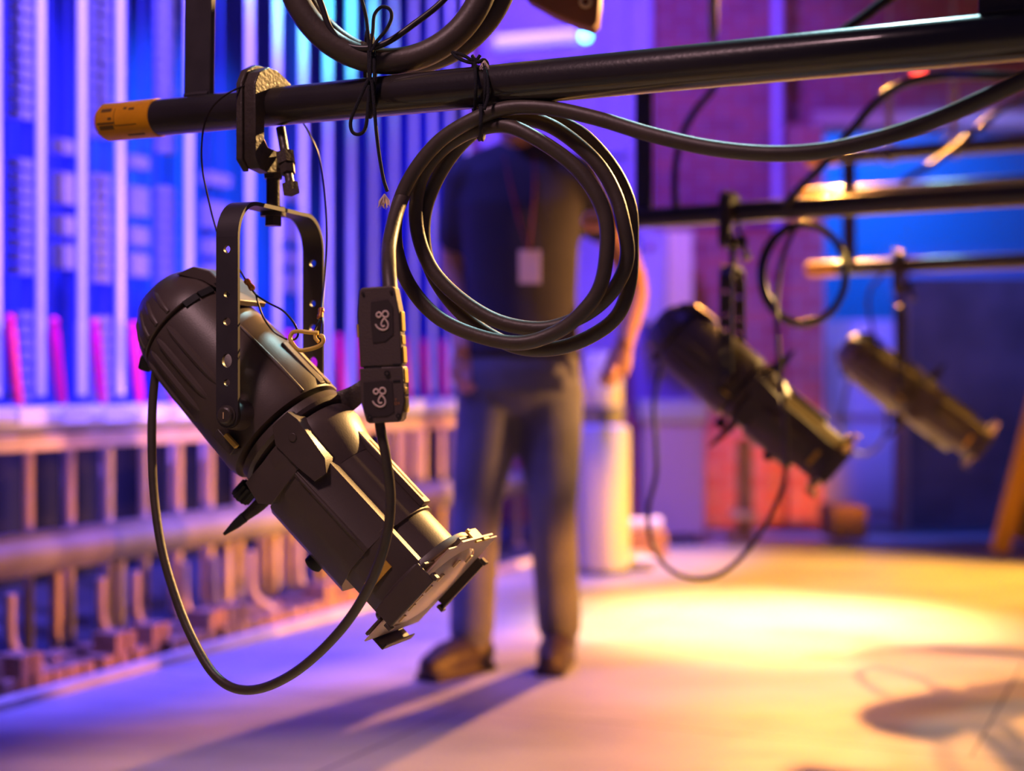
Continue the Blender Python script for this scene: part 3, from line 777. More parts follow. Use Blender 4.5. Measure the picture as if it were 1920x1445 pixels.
b = MB(); b.box((2.5, 1.75, 1.9), (16, 0.1, 4.2), MR)
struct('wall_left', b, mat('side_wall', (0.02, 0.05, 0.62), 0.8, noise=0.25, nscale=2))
# brick back wall
m = bpy.data.materials.new('brick_wall'); m.use_nodes = True; nt = m.node_tree; bs = nt.nodes['Principled BSDF']; bs.inputs['Roughness'].default_value = 0.8
tc = nt.nodes.new('ShaderNodeTexCoord'); mp = nt.nodes.new('ShaderNodeMapping'); mp.inputs['Rotation'].default_value = (math.radians(90), 0, 0)
br = nt.nodes.new('ShaderNodeTexBrick'); br.inputs['Scale'].default_value = 1; br.inputs['Brick Width'].default_value = 0.22; br.inputs['Row Height'].default_value = 0.075; br.inputs['Mortar Size'].default_value = 0.006
br.inputs['Color1'].default_value = (0.46, 0.12, 0.07, 1); br.inputs['Color2'].default_value = (0.34, 0.08, 0.06, 1); br.inputs['Mortar'].default_value = (0.35, 0.25, 0.22, 1)
nt.links.new(tc.outputs['Object'], mp.inputs['Vector']); nt.links.new(mp.outputs['Vector'], br.inputs['Vector']); nt.links.new(br.outputs['Color'], bs.inputs['Base Color'])
M_BRICK = m
WY = 8.6
def wbox(b, x0, x1, y0, y1, yy, dep, mi=0):   # pixel rectangle on a plane yy away, built as a real solid dep deep
    a = P(x0, y1, yy); c = P(x1, y0, yy)
    b.box(((a.x + c.x) / 2, yy + dep / 2, (a.z + c.z) / 2), (abs(c.x - a.x), dep, abs(c.z - a.z)), None, mi)
b = MB(); wbox(b, 880, 1530, -500, 985, WY, 0.3); wbox(b, 1530, 2500, -500, 222, WY, 0.3); struct('wall_back', b, M_BRICK)
b = MB(); wbox(b, 1525, 2500, 208, 236, WY - 0.05, 0.3); struct('trim_2', b, mat('tan_lintel', (0.62, 0.42, 0.26), 0.6))
b = MB(); b.box((1.6, 10.2, 1.5), (9, 0.1, 3.4)); struct('wall_far', b, mat('blue_room_wall', (0.30, 0.36, 0.42), 0.8))
# brick pier left of the opening
b = MB(); wbox(b, 1300, 1528, 430, 988, WY - 0.45, 0.4); wbox(b, 1478, 1545, 232, 988, WY - 0.5, 0.45); struct('wall_pier', b, M_BRICK)
# pale door leaf and dark panel in the opening
b = MB(); wbox(b, 1543, 1700, 600, 988, WY - 0.1, 0.06); dr = struct('door_1', b, mat('pale_door', (0.52, 0.50, 0.56), 0.5), 0.005)
b = MB(); wbox(b, 1560, 1684, 640, 780, WY - 0.115, 0.02); wbox(b, 1560, 1684, 820, 960, WY - 0.115, 0.02); pn_ = b.build('door_panel', MATS['pale_door'], dr, bevel=0.004)
b = MB(); wbox(b, 1702, 2150, 520, 992, WY - 0.7, 0.12); dp = b.build('scenery_flat', mat('dark_flat_canvas', (0.10, 0.085, 0.11), 0.85, noise=0.5, nscale=3), origin=P(1702, 992, WY - .7), bevel=0.004)
tag(dp, 'large dark painted scenery flat standing at the far right behind the farthest spotlight', 'scenery')
b = MB(); wbox(b, 1690, 1704, 505, 992, WY - 0.73, 0.16); b.build('frame_stile', mat('flat_timber', (0.20, 0.14, 0.12), 0.7), dp).matrix_parent_inverse = Matrix.Translation(-V(dp.location))

# panels on the back wall left of the pier
M_PANEL = mat('grey_panel', (0.50, 0.48, 0.52), 0.6, noise=0.2, nscale=3)
b = MB(); wbox(b, 900, 1222, -300, 660, WY - 0.12, 0.08); o = b.build('wall_panel', M_PANEL, origin=P(1060, 660, WY - 0.12)); tag(o, 'broad pale board fixed on the back wall behind the person', 'panel', kind='structure')
b = MB()
for i, (x0, x1, y0, y1) in enumerate(((935, 1090, 120, 300), (1000, 1180, 300, 420), (1130, 1180, -40, 290))):
    wbox(b, x0, x1, y0, y1, WY - 0.14 - 0.02 * i, 0.02)
o2 = b.build('panel_sheet', mat('panel_sheet_paint', (0.40, 0.38, 0.5), 0.6), o, bevel=0.003); o2.matrix_parent_inverse = Matrix.Translation(-V(o.location))
b = MB(); wbox(b, 1202, 1250, 432, 605, 7.7, 0.35); o = b.build('equipment_cabinet', M_PANEL, origin=P(1225, 605, 7.7), bevel=0.01)
b2_ = MB(); wbox(b2_, 1214, 1226, 456, 470, 7.69, 0.01); h_ = b2_.build('switch', M_LANY, o); h_.matrix_parent_inverse = Matrix.Translation(-V(o.location))
tag(o, 'blue-lit grey cabinet on the back wall right of the coil', 'cabinet', kind='structure')
b = MB(); wbox(b, 1250, 1298, 432, 640, 7.75, 0.2); struct('trim_3', b, mat('cream_plaster', (0.88, 0.76, 0.40), 0.7))
# conduit on the wall
b = MB(); b.tube([P(1457, -200, 8.3), P(1458, 520, 8.3)], 0.028, 14); b.tube([P(1457, 100, 8.3), P(1457, 130, 8.3)], 0.04, 14)
tag(b.build('conduit_pipe', mat('conduit', (0.50, 0.42, 0.55), 0.5), origin=P(1457, 520, 8.3)), 'pale vertical conduit on the purple brick wall', 'pipe')
# light tube and indicator lamp
b = MB(); b.tube([P(928, 80, 7.2), P(1082, 66, 7.2)], 0.032, 16)
lt = thing('tube_light', 'short lilac tube lamp high on the back wall left of a cyan bulb', 'lamp', P(1005, 73, 7.2))
b.build('tube', mat('lilac_tube', (0.6, 0.6, 0.9), 0.4, emit=(0.32, 0.30, 1.0), estr=0.9), lt)
b = MB(); b.tube([P(920, 90, 7.26), P(1090, 76, 7.26)], 0.03, 4); b.build('housing', M_PANEL, lt)
b = MB(); b.ellipsoid(P(1098, 68, 7.2), (0.024, 0.024, 0.024)); tag(b.build('indicator_bulb', mat('cyan_bulb', (0.5, 0.9, 1), 0.4, emit=(0.12, 0.75, 1.0), estr=9.0), origin=P(1098, 68, 7.2)), 'small glowing cyan bulb above the nearest pipe', 'lamp')
b = MB(); b.ellipsoid(P(1722, 135, 7.8), (0.03, 0.03, 0.022)); tag(b.build('indicator_bulb', mat('red_bulb', (1, 0.1, 0.05), 0.4, emit=(1.0, 0.06, 0.03), estr=6.0), origin=P(1722, 135, 7.8)), 'small glowing red bulb just under the nearest pipe at right', 'lamp')

# ------------------------------------------------------------------ fly rail at left
T_END = t_at(1040, 0.35)
b = MB(); b.tube([R(-1.2, 0.33, 0.695), R(T_END, 0.33, 0.695)], 0.038, 20)
lr = b.build('top_rail', M_RAIL, origin=R(0, .33, .69)); 
tag(lr, 'upper horizontal locking rail of the rope row, pale blue-white on top', 'rail')
b = MB(); b.box(((T_END - 1.2) / 2, 0.30, 0.630), (T_END + 1.2, 0.02, 0.044), MR)
q = b.build('apron_strip', mat('apron_paint', (0.72, 0.50, 0.24), 0.5, noise=0.2, nscale=8), lr, bevel=0.003); q.matrix_parent_inverse = Matrix.Translation(-V(lr.location))
q['label'] = 'ochre strip under the rail'
b = MB(); b.tube([R(-1.2, 0.36, 0.315), R(T_END, 0.36, 0.315)], 0.062, 28)
tag(b.build('lower_rail', M_RAILB, origin=R(0, .36, .315)), 'fat lower horizontal pipe of the rope row, blue above and brown below', 'rail')
sp = 0.178; t0 = 0.415
ropes_n = 18
# posts between the rails and down to the floor
M_P = M_POST
for i, px in enumerate((105, 223, 425, 515, 610, 700, 800, 968)):
    t = t_at(px, 0.35)
    r_ = thing('rail_post', 'cream post standing below the lower rail, number %s from the left edge' % ('one two three four five six seven eight'.split()[i]), 'post', R(t, .2, 0), 'posts under the fly rail')
    b = MB(); b.box((t, 0.35, 0.13), (0.028, 0.03, 0.25), MR); b.build('upright', M_P, r_, bevel=0.003)
    b = MB(); b.box((t, 0.35, 0.006), (0.07, 0.07, 0.012), MR); b.build('foot_plate', M_P, r_)
lab_rank = ['leftmost', 'second', 'third', 'fourth', 'fifth', 'sixth', 'seventh', 'eighth', 'ninth', 'tenth', 'eleventh', 'twelfth', 'thirteenth', 'fourteenth', 'fifteenth', 'sixteenth', 'seventeenth', 'last']
# ropes
rope0 = None
base_t = t0
for k in range(ropes_n):
    t = t0 + sp * k
    if k in (4, 6): continue
    if rope0 is None:
        b = MB(); pts = []; rr = []
        b.tube([(0, 0, 0.0), (0, 0, 3.4)], 0.0135, 12)
        rope0 = b.build('hauling_rope', M_ROPE); o = rope0
        b = MB(); b.tube([(0.0, 0, -0.03), (0, 0, 0.19)], 0.0158, 12); bt = b.build('rope_whipping', M_ROPE, rope0)
    else:
        o = copy_tree(rope0)
    o.location = R(t, 0.40, 0.79)
    tag(o, '%s pale hauling rope counted from the left in the vertical row' % (lab_rank[k - (k > 4) - (k > 6)] if k < ropes_n - 1 else 'last').capitalize(), 'rope', 'hauling ropes of the fly rail')
# rope locks with red handles
lock0 = None
for k in range(ropes_n):
    t = t0 + sp * k
    if lock0 is None:
        lock0 = thing('rope_lock', 'x', 'rope lock')
        b = MB(); b.tube([(0.000, -0.050, 0.235), (0.003, -0.050, 0.20), (0.010, -0.050, 0.14), (0.024, -0.050, 0.05), (0.034, -0.050, 0.0)], [0.010, 0.0155, 0.0150, 0.0145, 0.012], 14)
        b.ellipsoid((0.000, -0.050, 0.238), (0.0150, 0.0150, 0.0150), 12, 8)
        b.build('handle', M_RED, lock0)['label'] = 'red handle'
        b = MB(); b.ellipsoid((0.036, -0.052, -0.012), (0.018, 0.018, 0.018), 14, 8); b.build('handle_knob', mat('brass_knob', (0.80, 0.45, 0.28), 0.4), lock0)
        b = MB(); b.box((0.03, -0.03, -0.015), (0.07, 0.10, 0.03)); b.build('lock_body', mat('lock_iron', (0.10, 0.10, 0.14), 0.5), lock0, bevel=0.004)
        b = MB(); b.box((0.02, -0.112, -0.030), (0.105, 0.004, 0.045), Matrix.Rotation(0.0, 4, 'X')); b.build('name_card', M_CARD, lock0)['label'] = 'blank white card'
        o = lock0
    else: o = copy_tree(lock0)
    o.rotation_euler = (0, 0, math.atan2(U.y, U.x)); o.location = R(t, 0.40, 0.735)
    tag(o, '%s rope lock from the left with a magenta red handle on the upper rail' % lab_rank[k].capitalize(), 'rope lock', 'rope locks with red handles')
# ropes passing down between the rails
dn0 = None
for k in range(ropes_n):
    t = t0 + sp * k
    for j, (dt, off, z0) in enumerate(((0.0, 0.445, 0.02), (0.075, 0.52, 0.02))):
        if k % 3 == 1 and j == 1: continue
        if dn0 is None:
            b = MB(); b.tube([(0, 0, 0), (0, 0, 0.60)], 0.0165, 12); dn0 = b.build('return_rope', M_POST); o = dn0
        else: o = copy_tree(dn0)
        o.location = R(t + dt, off, z0)
        tag(o, 'pale return rope running down between the upper and lower rails', 'rope', 'return ropes under the upper rail')
# bent pipes at floor level
M_BENT = M_POST
for i, px in enumerate((20, 190, 255, 345, 400, 470, 560)):
    t = t_at(px, 0.16)
    b = MB(); b.tube(spline([R(t, .16, 0.25), R(t, .16, 0.15), R(t + .01, .15, 0.10), R(t + .05, .12, 0.06), R(t + .09, .10, 0.03)], 5), 0.0145, 12)
    tag(b.build('bent_pipe', M_BENT, origin=R(t, .16, 0)), '%s of the short elbow pipes bending down among the rusty weights' % lab_rank[i].capitalize(), 'pipe', 'elbow pipes under the fly rail')

# arbors with stacked counterweights
wt0 = None
M_ARB = mat('navy_arbor_paint', (0.03, 0.04, 0.22), 0.5)
def weight(name_mesh, loc, sx, sy, sz, label, group, rot=0.0, m=None):
    global wt0
    if wt0 is None:
        b = MB(); b.prism([[(-0.5, -0.5), (-0.12, -0.5), (-0.12, -0.40), (0.12, -0.40), (0.12, -0.5), (0.5, -0.5), (0.5, 0.5), (0.12, 0.5), (0.12, 0.40), (-0.12, 0.40), (-0.12, 0.5), (-0.5, 0.5)]],
                          lambda u, v, t: V((u, v, t)), -0.5, 0.5)
        wt0 = b.build('counterweight', M_WEIGHT, smooth=0); o = wt0
    else: o = wt0.copy(); col.objects.link(o)
    if m is not None:
        key = 'w_' + m.name
        if key not in bpy.data.meshes:
            me = wt0.data.copy(); me.name = key; me.materials.clear(); me.materials.append(m)
        o.data = bpy.data.meshes[key]
    o.location = loc; o.scale = (sx, sy, sz); o.rotation_euler = (0, 0, math.atan2(U.y, U.x) + rot)
    tag(o, label, 'counterweight', group)
    return o
OFFA = 0.56
def gapname(k): return ('first', 'second', 'third', 'fourth', 'fifth', 'sixth', 'seventh')[k]
for k, (px, kind) in enumerate(((35, 's'), (114, 'b'), (183, 's'), (255, 'b'), (307, 's'), (405, 'w'), (548, 'w'))):
    t = t_at(px, OFFA)
    root = thing('counterweight_arbor', 'narrow dark arbor frame, %s from the left behind the ropes' % gapname(k), 'arbor', R(t, OFFA, 0.8), 'counterweight arbors behind the ropes')
    for sg in (-1, 1):
        b = MB(); b.box((t + sg * 0.042, OFFA + 0.01, 1.90), (0.006, 0.010, 2.4), MR); b.build('arbor_rod', M_ARB, root)
    b = MB(); b.box((t, OFFA, 0.70), (0.10, 0.06, 0.03), MR); b.build('arbor_base', M_ARB, root)
    if kind == 's':
        for z0, z1 in ((0.76, 1.00), (1.135, 1.48), (1.60, 2.15)):
            z = z0
            while z < z1:
                weight('', R(t + random.uniform(-.002, .002), OFFA + random.uniform(-.003, .003), z), 0.074, 0.045, 0.027, 'flat grey counterweight plate stacked in the %s arbor from the left' % gapname(k), 'counterweight plates in the %s arbor' % gapname(k))
                z += 0.0395
    else:
        sx = 0.080 if kind == 'b' else 0.125
        for z, h in ((1.53, .042), (1.40, .095), (1.285, .06), (1.19, .075)):
            weight('', R(t, OFFA, z), sx, 0.045, h, 'thick grey counterweight block in the %s arbor from the left' % gapname(k), 'thick counterweight blocks in the %s arbor' % gapname(k))
# rusty counterweights piled on the floor behind the stage edge
for row in range(3):
    nt_ = 26 if row < 2 else 18
    for i in range(nt_):
        t = -0.45 + i * 0.135 + row * 0.05 + random.uniform(-.02, .02)
        if t > T_END: continue
        z = 0.0275 + (0.056 if row == 1 else 0)
        off = 0.085 + (0.0 if row < 2 else 0.13)
        if row == 1 and random.random() < 0.45: continue
        weight('', R(t, off, z), 0.105 if row != 1 else 0.085, 0.08, 0.055, ('rusty brown counterweight lying on top of the row behind the stage edge' if row == 1 else 'rusty brown counterweight in the low row behind the stage edge' if row == 0 else 'rusty brown counterweight in the back row under the lower rail'),
               ('rusty counterweights on top', 'x')[0] if row == 1 else ('front row of rusty counterweights' if row == 0 else 'back row of rusty counterweights'), rot=random.uniform(-.25, .25) if row else random.uniform(-.1, .1), m=M_BRICKW)

# ------------------------------------------------------------------ things on the far side of the stage
def onfloor(px, y): return V(((px - 960) / F * y, y, 0))
# pale wrapped drum with narrow neck
Yd = 6.3; c = onfloor(1130, Yd)
root = thing('drinks_cooler', 'tall pale cylindrical cooler with a narrow upper bottle, right of the walking person', 'cooler', c)
Mz = frame((0, 0, 1), (1, 0, 0), c)
b = MB(); b.lathe([(0.02, 0.108), (0.05, 0.115), (0.58, 0.115), (0.615, 0.110), (0.625, 0.09)], 40, Mz); b.build('body', mat('crinkled_white', (0.40, 0.42, 0.60), 0.55, bump=1.0, bscale=25), root)
b = MB(); b.lathe([(0.62, 0.085), (0.70, 0.095), (0.705, 0.085)], 32, Mz); b.build('collar', M_RAILB, root)
b = MB(); b.lathe([(0.70, 0.080), (0.72, 0.085), (0.90, 0.085), (0.93, 0.07)], 32, Mz); b.build('bottle', M_WHITE, root)
b = MB(); b.box((c.x - .0, c.y - 0.115, 0.655), (0.03, 0.03, 0.025)); b.build('tap', M_DARK, root)
# low trolley
Yt = 5.9; c = onfloor(1165, Yt)
root = thing('low_platform', 'low cart deck with pale rounded edge on the floor beside the cooler', 'cart', c)
b = MB(); b.tube([P(1092, 1052, 6.35), P(1228, 1052, 6.35)], 0.022, 14); b.build('edge_bar', M_WHITE, root)
b = MB(); b.box((c.x, 6.55, 0.03), (0.34, 0.36, 0.035)); b.build('deck', mat('yellow_ply', (0.6, 0.4, 0.15), 0.6), root)
for sx in (-.13, .13):
    b = MB(); b.lathe([(-0.012, 0.013), (0.012, 0.013)], 14, frame((1, 0, 0), (0, 0, 1), (c.x + sx, 6.45, 0.013))); b.build('wheel', M_DARK, root)
b = MB(); b.tube([P(1155, 983, 6.9), P(1240, 983, 6.9)], [0.030, 0.030], 16); root = thing('rolled_tube', 'pale rolled tube lying on a stool-high stack behind the cart', 'tube', P(1200, 983, 6.9))
b.build('roll', M_WHITE, root)
b = MB(); b.lathe([(-0.01, 0.036), (0.02, 0.036)], 20, frame((1, 0, 0), (0, 0, 1), P(1228, 983, 6.9))); b.build('end_collar', M_CARD, root)
b = MB(); z1 = P(1200, 996, 6.9).z; b.box((P(1200, 0, 7).x, 6.95, z1 / 2 - 0.001), (0.22, 0.20, z1 - 0.004)); tag(b.build('wooden_crate', mat('orange_crate', (0.55, 0.26, 0.08), 0.6), origin=(P(1200, 0, 7).x, 6.95, 0), bevel=0.004), 'small orange-brown crate under the pale rolled tube', 'crate')
# mauve crate with grey lid (amplifier rack) behind the middle lead
Yc = 7.4
root = thing('equipment_trunk', 'mauve wheeled trunk with ribbed grey lid at the foot of the back wall', 'trunk', onfloor(1262, Yc))
a_, c_ = P(1205, 940, Yc), P(1322, 790, Yc)
b = MB(); b.box(((a_.x + c_.x) / 2, Yc + 0.2, (0.05 + c_.z) / 2), (c_.x - a_.x, 0.40, c_.z - 0.05)); b.build('trunk_body', mat('mauve_case', (0.42, 0.30, 0.36), 0.6), root, bevel=0.008)
b = MB(); b.box(((a_.x + c_.x) / 2, Yc + 0.2, c_.z + 0.05), (c_.x - a_.x + 0.02, 0.42, 0.10))
for k in range(8): b.box((a_.x + 0.02 + k * (c_.x - a_.x - .04) / 7, Yc - 0.015, c_.z + 0.05), (0.012, 0.01, 0.07))
b.build('lid', mat('grey_lid', (0.42, 0.42, 0.42), 0.6), root, bevel=0.005)
for sx in (0.04, c_.x - a_.x - 0.04):
    b = MB(); b.lathe([(-0.012, 0.025), (0.012, 0.025)], 16, frame((1, 0, 0), (0, 0, 1), (a_.x + sx, Yc + 0.06, 0.025))); b.build('wheel', M_DARK, root)
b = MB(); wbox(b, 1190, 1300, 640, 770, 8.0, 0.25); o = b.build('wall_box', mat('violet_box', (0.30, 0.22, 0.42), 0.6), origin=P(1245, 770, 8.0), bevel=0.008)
tag(o, 'violet-lit box on the back wall between the person\'s hand and the middle spotlight', 'box', kind='structure')
# timber post with a ledge behind the middle spotlight
Ys = 7.5; c = onfloor(1396, Ys)
root = thing('timber_post', 'short brown timber post with a pale ledge by the brick pier', 'post', c)
M_WOOD = mat('warm_wood', (0.40, 0.22, 0.11), 0.6, noise=0.3, nscale=8)
b = MB(); b.box((c.x, c.y, 0.26), (0.075, 0.06, 0.52)); b.build('upright', M_WOOD, root, bevel=0.004)
b = MB(); b.box((c.x - 0.012, c.y - 0.03, 0.145), (0.125, 0.12, 0.035)); b.build('ledge', mat('pale_ledge', (0.75, 0.55, 0.32), 0.5), root, bevel=0.004)
b = MB(); b.box((c.x - 0.03, c.y - 0.03, 0.03), (0.13, 0.12, 0.05)); b.build('foot_block', M_WOOD, root, bevel=0.004)
# stacked boards leaning near the opening
b = MB(); wbox(b, 1560, 1625, 950, 1012, 7.3, 0.3); tag(b.build('cardboard_box', mat('brown_card', (0.16, 0.10, 0.10), 0.8), origin=P(1590, 1012, 7.3), bevel=0.006), 'low brownish box on the floor in front of the pale door', 'box')
# yellow ladder at right edge
pA = onfloor(1872, 6.85); 
root = thing('step_ladder', 'orange-yellow step ladder leaning in at the right edge, one rail showing', 'ladder', pA)
M_LAD = mat('ladder_orange', (0.80, 0.42, 0.03), 0.45)
top = V((pA.x + 0.52, pA.y + 0.25, 1.75))
def rail(p, q, nm='side_rail'):
    d = (q - p).normalized(); b = MB(); L = (q - p).length
    Mx = frame(d, (0, 1, 0), p); b.box((L / 2, 0, 0), (L, 0.075, 0.03), Mx); b.box((L / 2, 0.034, -0.012), (L, 0.006, 0.05), Mx); b.box((L / 2, -0.034, -0.012), (L, 0.006, 0.05), Mx)
    return b.build(nm, M_LAD, root, bevel=0.002)
rail(pA + V((0, 0, .02)), top)
dR = V((0.10, -0.52, 0))
p2_ = pA + V((0.22, -0.62, 0)) * 0 + V((0.30, 0.60, 0)); rail(p2_ + V((0, 0, .02)), top + V((0.05, 0.35, 0)))
for k in range(1, 6):
    q = k / 6; b = MB(); b.box((0, 0, 0), (0.08, (p2_ - pA).length * (1 - q * .35), 0.02), frame(V((1, -0.3, 0)), (0, 0, 1), (pA.lerp(top, q) + p2_.lerp(top + V((.05, .35, 0)), q)) / 2)); b.build('step', M_LAD, root)

# ------------------------------------------------------------------ the person
def remesh(o, vox, sm=4):
    r = o.modifiers.new('remesh', 'REMESH'); r.mode = 'VOXEL'; r.voxel_size = vox; r.use_smooth_shade = True
    s = o.modifiers.new('smooth', 'SMOOTH'); s.iterations = sm; s.factor = 0.5
def limb(b, pts, rs, sub=5, seg=16, fy=1.0):
    sp_ = spline(pts, sub); n = len(pts) - 1; rr = []
    for i in range(len(sp_)):
        t = i / sub; k = min(int(t), n - 1); f = t - k; rr.append(rs[k] * (1 - f) + rs[k + 1] * f)
    b.tube(sp_, rr, seg)
    for p, r in ((pts[0], rs[0]), (pts[-1], rs[-1])): b.ellipsoid(p, (r, r, r), 14, 8)
def torso(b, rows):   # rows of (centre, half width, half depth)
    seg = 28; vs = []; fs = []
    for c, hw_, hd in rows:
        for k in range(seg):
            q = 2 * PI * k / seg; cx, cy = math.cos(q), math.sin(q)
            vs.append((c.x + hw_ * math.copysign(abs(cx) ** .85, cx), c.y + hd * math.copysign(abs(cy) ** .85, cy), c.z))
    for i in range(len(rows) - 1):
        for k in range(seg):
            l = (k + 1) % seg; fs.append((i * seg + k, i * seg + l, (i + 1) * seg + l, (i + 1) * seg + k))
    fs.append(tuple(reversed(range(seg)))); fs.append(tuple(range((len(rows) - 1) * seg, len(rows) * seg)))
    b.add(vs, fs)
Yp = 4.25
pj = lambda x, y_, d=0.0: P(x, y_, Yp + d)
person = thing('person', 'blurred person in dark T-shirt and jeans walking across the stage with a pale badge', 'person', V((0.02, Yp, 0)))
hipL, hipR = pj(922, 735), pj(1030, 735)
kneeL, kneeR = pj(893, 955, -0.04), pj(1036, 955, -0.04)
ankL, ankR = P(884, 1196, 4.13), P(1048, 1184, 4.24)
shL, shR = pj(872, 335), pj(1078, 330)
elL, elR = pj(850, 505, 0.05), pj(1186, 520, 0.05)
wrL, wrR = pj(866, 652, -0.06), P(1172, 640, 4.12)
body = MB()
torso(body, [(pj(975, 740), .13, .09), (pj(975, 690), .155, .105), (pj(977, 600), .135, .095), (pj(976, 480), .150, .105), (pj(975, 380), .168, .105), (pj(974, 325), .160, .085), (pj(972, 298), .09, .06)])
limb(body, [hipL, kneeL, ankL], [.078, .052, .036]); limb(body, [hipR, kneeR, ankR], [.078, .052, .036])
for an, toe in ((ankL, P(822, 1244, 4.02)), (ankR, P(1030, 1232, 4.07))):
    heel = V((an.x + (an.x - toe.x) * .25, an.y + 0.05, 0.045)); limb(body, [heel, V((an.x, an.y, 0.05)), V((toe.x, toe.y, 0.035))], [.032, .036, .028])
limb(body, [pj(972, 318), pj(970, 262)], [.062, .052])
limb(body, [shL, elL, wrL], [.050, .040, .027]); limb(body, [shR, elR, wrR], [.050, .040, .027])
hc = pj(968, 199, -0.01)
body.ellipsoid(hc + V((0, 0.01, 0.022)), (.074, .092, .090), 24, 16)
body.ellipsoid(hc + V((0, -0.018, -0.045)), (.056, .068, .066), 20, 12)
body.tube([hc + V((0, -.082, .012)), hc + V((0, -.098, -.014)), hc + V((0, -.108, -.026)), hc + V((0, -.088, -.034))], [.008, .011, .014, .009], 10)
for sg in (-1, 1):
    body.ellipsoid(hc + V((sg * .076, .012, -.004)), (.009, .018, .030), 12, 8)
    body.ellipsoid(hc + V((sg * .030, -.080, .022)), (.020, .010, .006), 12, 6)
body.ellipsoid(hc + V((0, -.086, -.058)), (.022, .010, .006), 12, 6)
body.ellipsoid(hc + V((0, -.074, -.092)), (.024, .018, .014), 12, 6)
def hand(b, wr, dirv, palm_n, side, curl):
    d = V(dirv).normalized(); nn = V(palm_n); nn = (nn - d * nn.dot(d)).normalized(); s_ = d.cross(nn) * side
    b.tube([wr, wr + d * .03, wr + d * .06, wr + d * .095], [.025, .032, .038, .036], 14, flat=0.5)
    for i, (off, ln) in enumerate(((-.030, .066), (-.010, .076), (.010, .072), (.029, .056))):
        p0 = wr + d * .080 + s_ * off; c = curl + i * 0.12
        p1 = p0 + d * ln * .42; p2 = p1 + (d * math.cos(c) + nn * math.sin(c)) * ln * .34; p3 = p2 + (d * math.cos(2 * c) + nn * math.sin(2 * c)) * ln * .26
        b.tube([p0, p1, p2, p3], [.0098, .0092, .0085, .0070], 10); b.ellipsoid(p3, (.0070,) * 3, 8, 6)
    t0_ = wr + d * .028 - s_ * .026; t1_ = t0_ + (d * .6 - s_ * .75 + nn * .25).normalized() * .034; t2_ = t1_ + (d * .95 - s_ * .15 + nn * .35).normalized() * .030
    b.tube([t0_, t1_, t2_], [.014, .0115, .009], 10); b.ellipsoid(t2_, (.009,) * 3, 8, 6)
hand(body, wrL, (0.05, -0.1, -1), (0.6, 0.3, 0), 1, 0.55)
hand(body, wrR, (-0.32, -0.15, -1), (-0.7, 0.3, 0), -1, 0.8)
bo = body.build('body', M_SKIN, person); remesh(bo, 0.006, 3)
sh = MB()
torso(sh, [(pj(975, 672), .172, .122), (pj(976, 640), .168, .120), (pj(977, 560), .158, .114), (pj(976, 470), .166, .120), (pj(975, 385), .182, .118), (pj(974, 325), .172, .095), (pj(972, 290), .075, .07)])
limb(sh, [shL, shL.lerp(elL, .62)], [.066, .060]); limb(sh, [shR, shR.lerp(elR, .45)], [.066, .062])
limb(sh, [pj(900, 318), pj(972, 300), pj(1050, 316)], [.055, .062, .055])
so = sh.build('t_shirt', M_SHIRT, person); remesh(so, 0.010, 5)
jn = MB()
torso(jn, [(pj(975, 775), .12, .09), (pj(975, 735), .176, .120), (pj(975, 690), .170, .122), (pj(975, 650), .158, .112)])
limb(jn, [hipL, hipL.lerp(kneeL, .5), kneeL, kneeL.lerp(ankL, .5), ankL + V((0, 0, .02))], [.100, .088, .070, .066, .064])
limb(jn, [hipR, hipR.lerp(kneeR, .5), kneeR, kneeR.lerp(ankR, .5), ankR + V((0, 0, .02))], [.100, .088, .070, .066, .064])
jo = jn.build('jeans', M_JEANS, person); remesh(jo, 0.012, 4)
for an, toe in ((ankL, P(812, 1240, 4.00)), (ankR, P(1028, 1232, 4.04))):
    b = MB(); dd = V((toe.x - an.x, toe.y - an.y, 0)).normalized()
    limb(b, [V((an.x, an.y, .115)) - dd * .01, V((an.x, an.y, 0.06)) - dd * .015], [.048, .052])
    limb(b, [V((an.x, an.y, .052)) - dd * .045, V((an.x, an.y, .055)) + dd * .05, V((an.x, an.y, .050)) + dd * .12, V((an.x, an.y, .040)) + dd * .175], [.040, .048, .046, .034])
    b.box((0.065, 0, 0.010), (0.255, 0.086, 0.020), frame(dd, (0, 0, 1), (an.x, an.y, 0)))
    o = b.build('shoe', M_SHOE, person); remesh(o, 0.007, 3)
b = MB(); b.ellipsoid(hc + V((0, .022, .034)), (.082, .094, .092), 24, 16); b.build('hair', M_HAIR, person)
b = MB(); fr_ = lambda x, y_, d: P(x, y_, Yp - d)
b.box((0, 0, 0), (0.060, 0.004, 0.092), Matrix.Translation(P(993, 500, Yp - .128))); b.build('badge', M_BADGE, person, bevel=0.001)['label'] = 'pale badge card'
b = MB(); b.tube(spline([fr_(945, 292, .07), fr_(955, 340, .105), fr_(972, 410, .128), fr_(990, 468, .130)], 5), 0.005, 8, flat=.4)
b.tube(spline([fr_(1000, 292, .07), fr_(1003, 340, .105), fr_(998, 410, .128), fr_(992, 468, .130)], 5), 0.005, 8, flat=.4)
b.build('lanyard', M_LANY, person)

# ------------------------------------------------------------------ lights
def spot(name, loc, target, power, color, size=45, blend=0.5, radius=0.08):
    l = bpy.data.lights.new(name, 'SPOT'); l.energy = power; l.color = color; l.spot_size = math.radians(size); l.spot_blend = blend; l.shadow_soft_size = radius
    o = bpy.data.objects.new(name, l); col.objects.link(o); o.location = loc
    o.rotation_euler = (V(target) - V(loc)).to_track_quat('-Z', 'Y').to_euler(); return o
# warm lamp high at the back, sends the person's shadow to lower left
spot('warm_back_lamp', (1.50, 7.4, 2.75), (0.95, 3.5, 0.2), 1700, (1.0, 0.39, 0.08), 44, 0.35, 0.05)
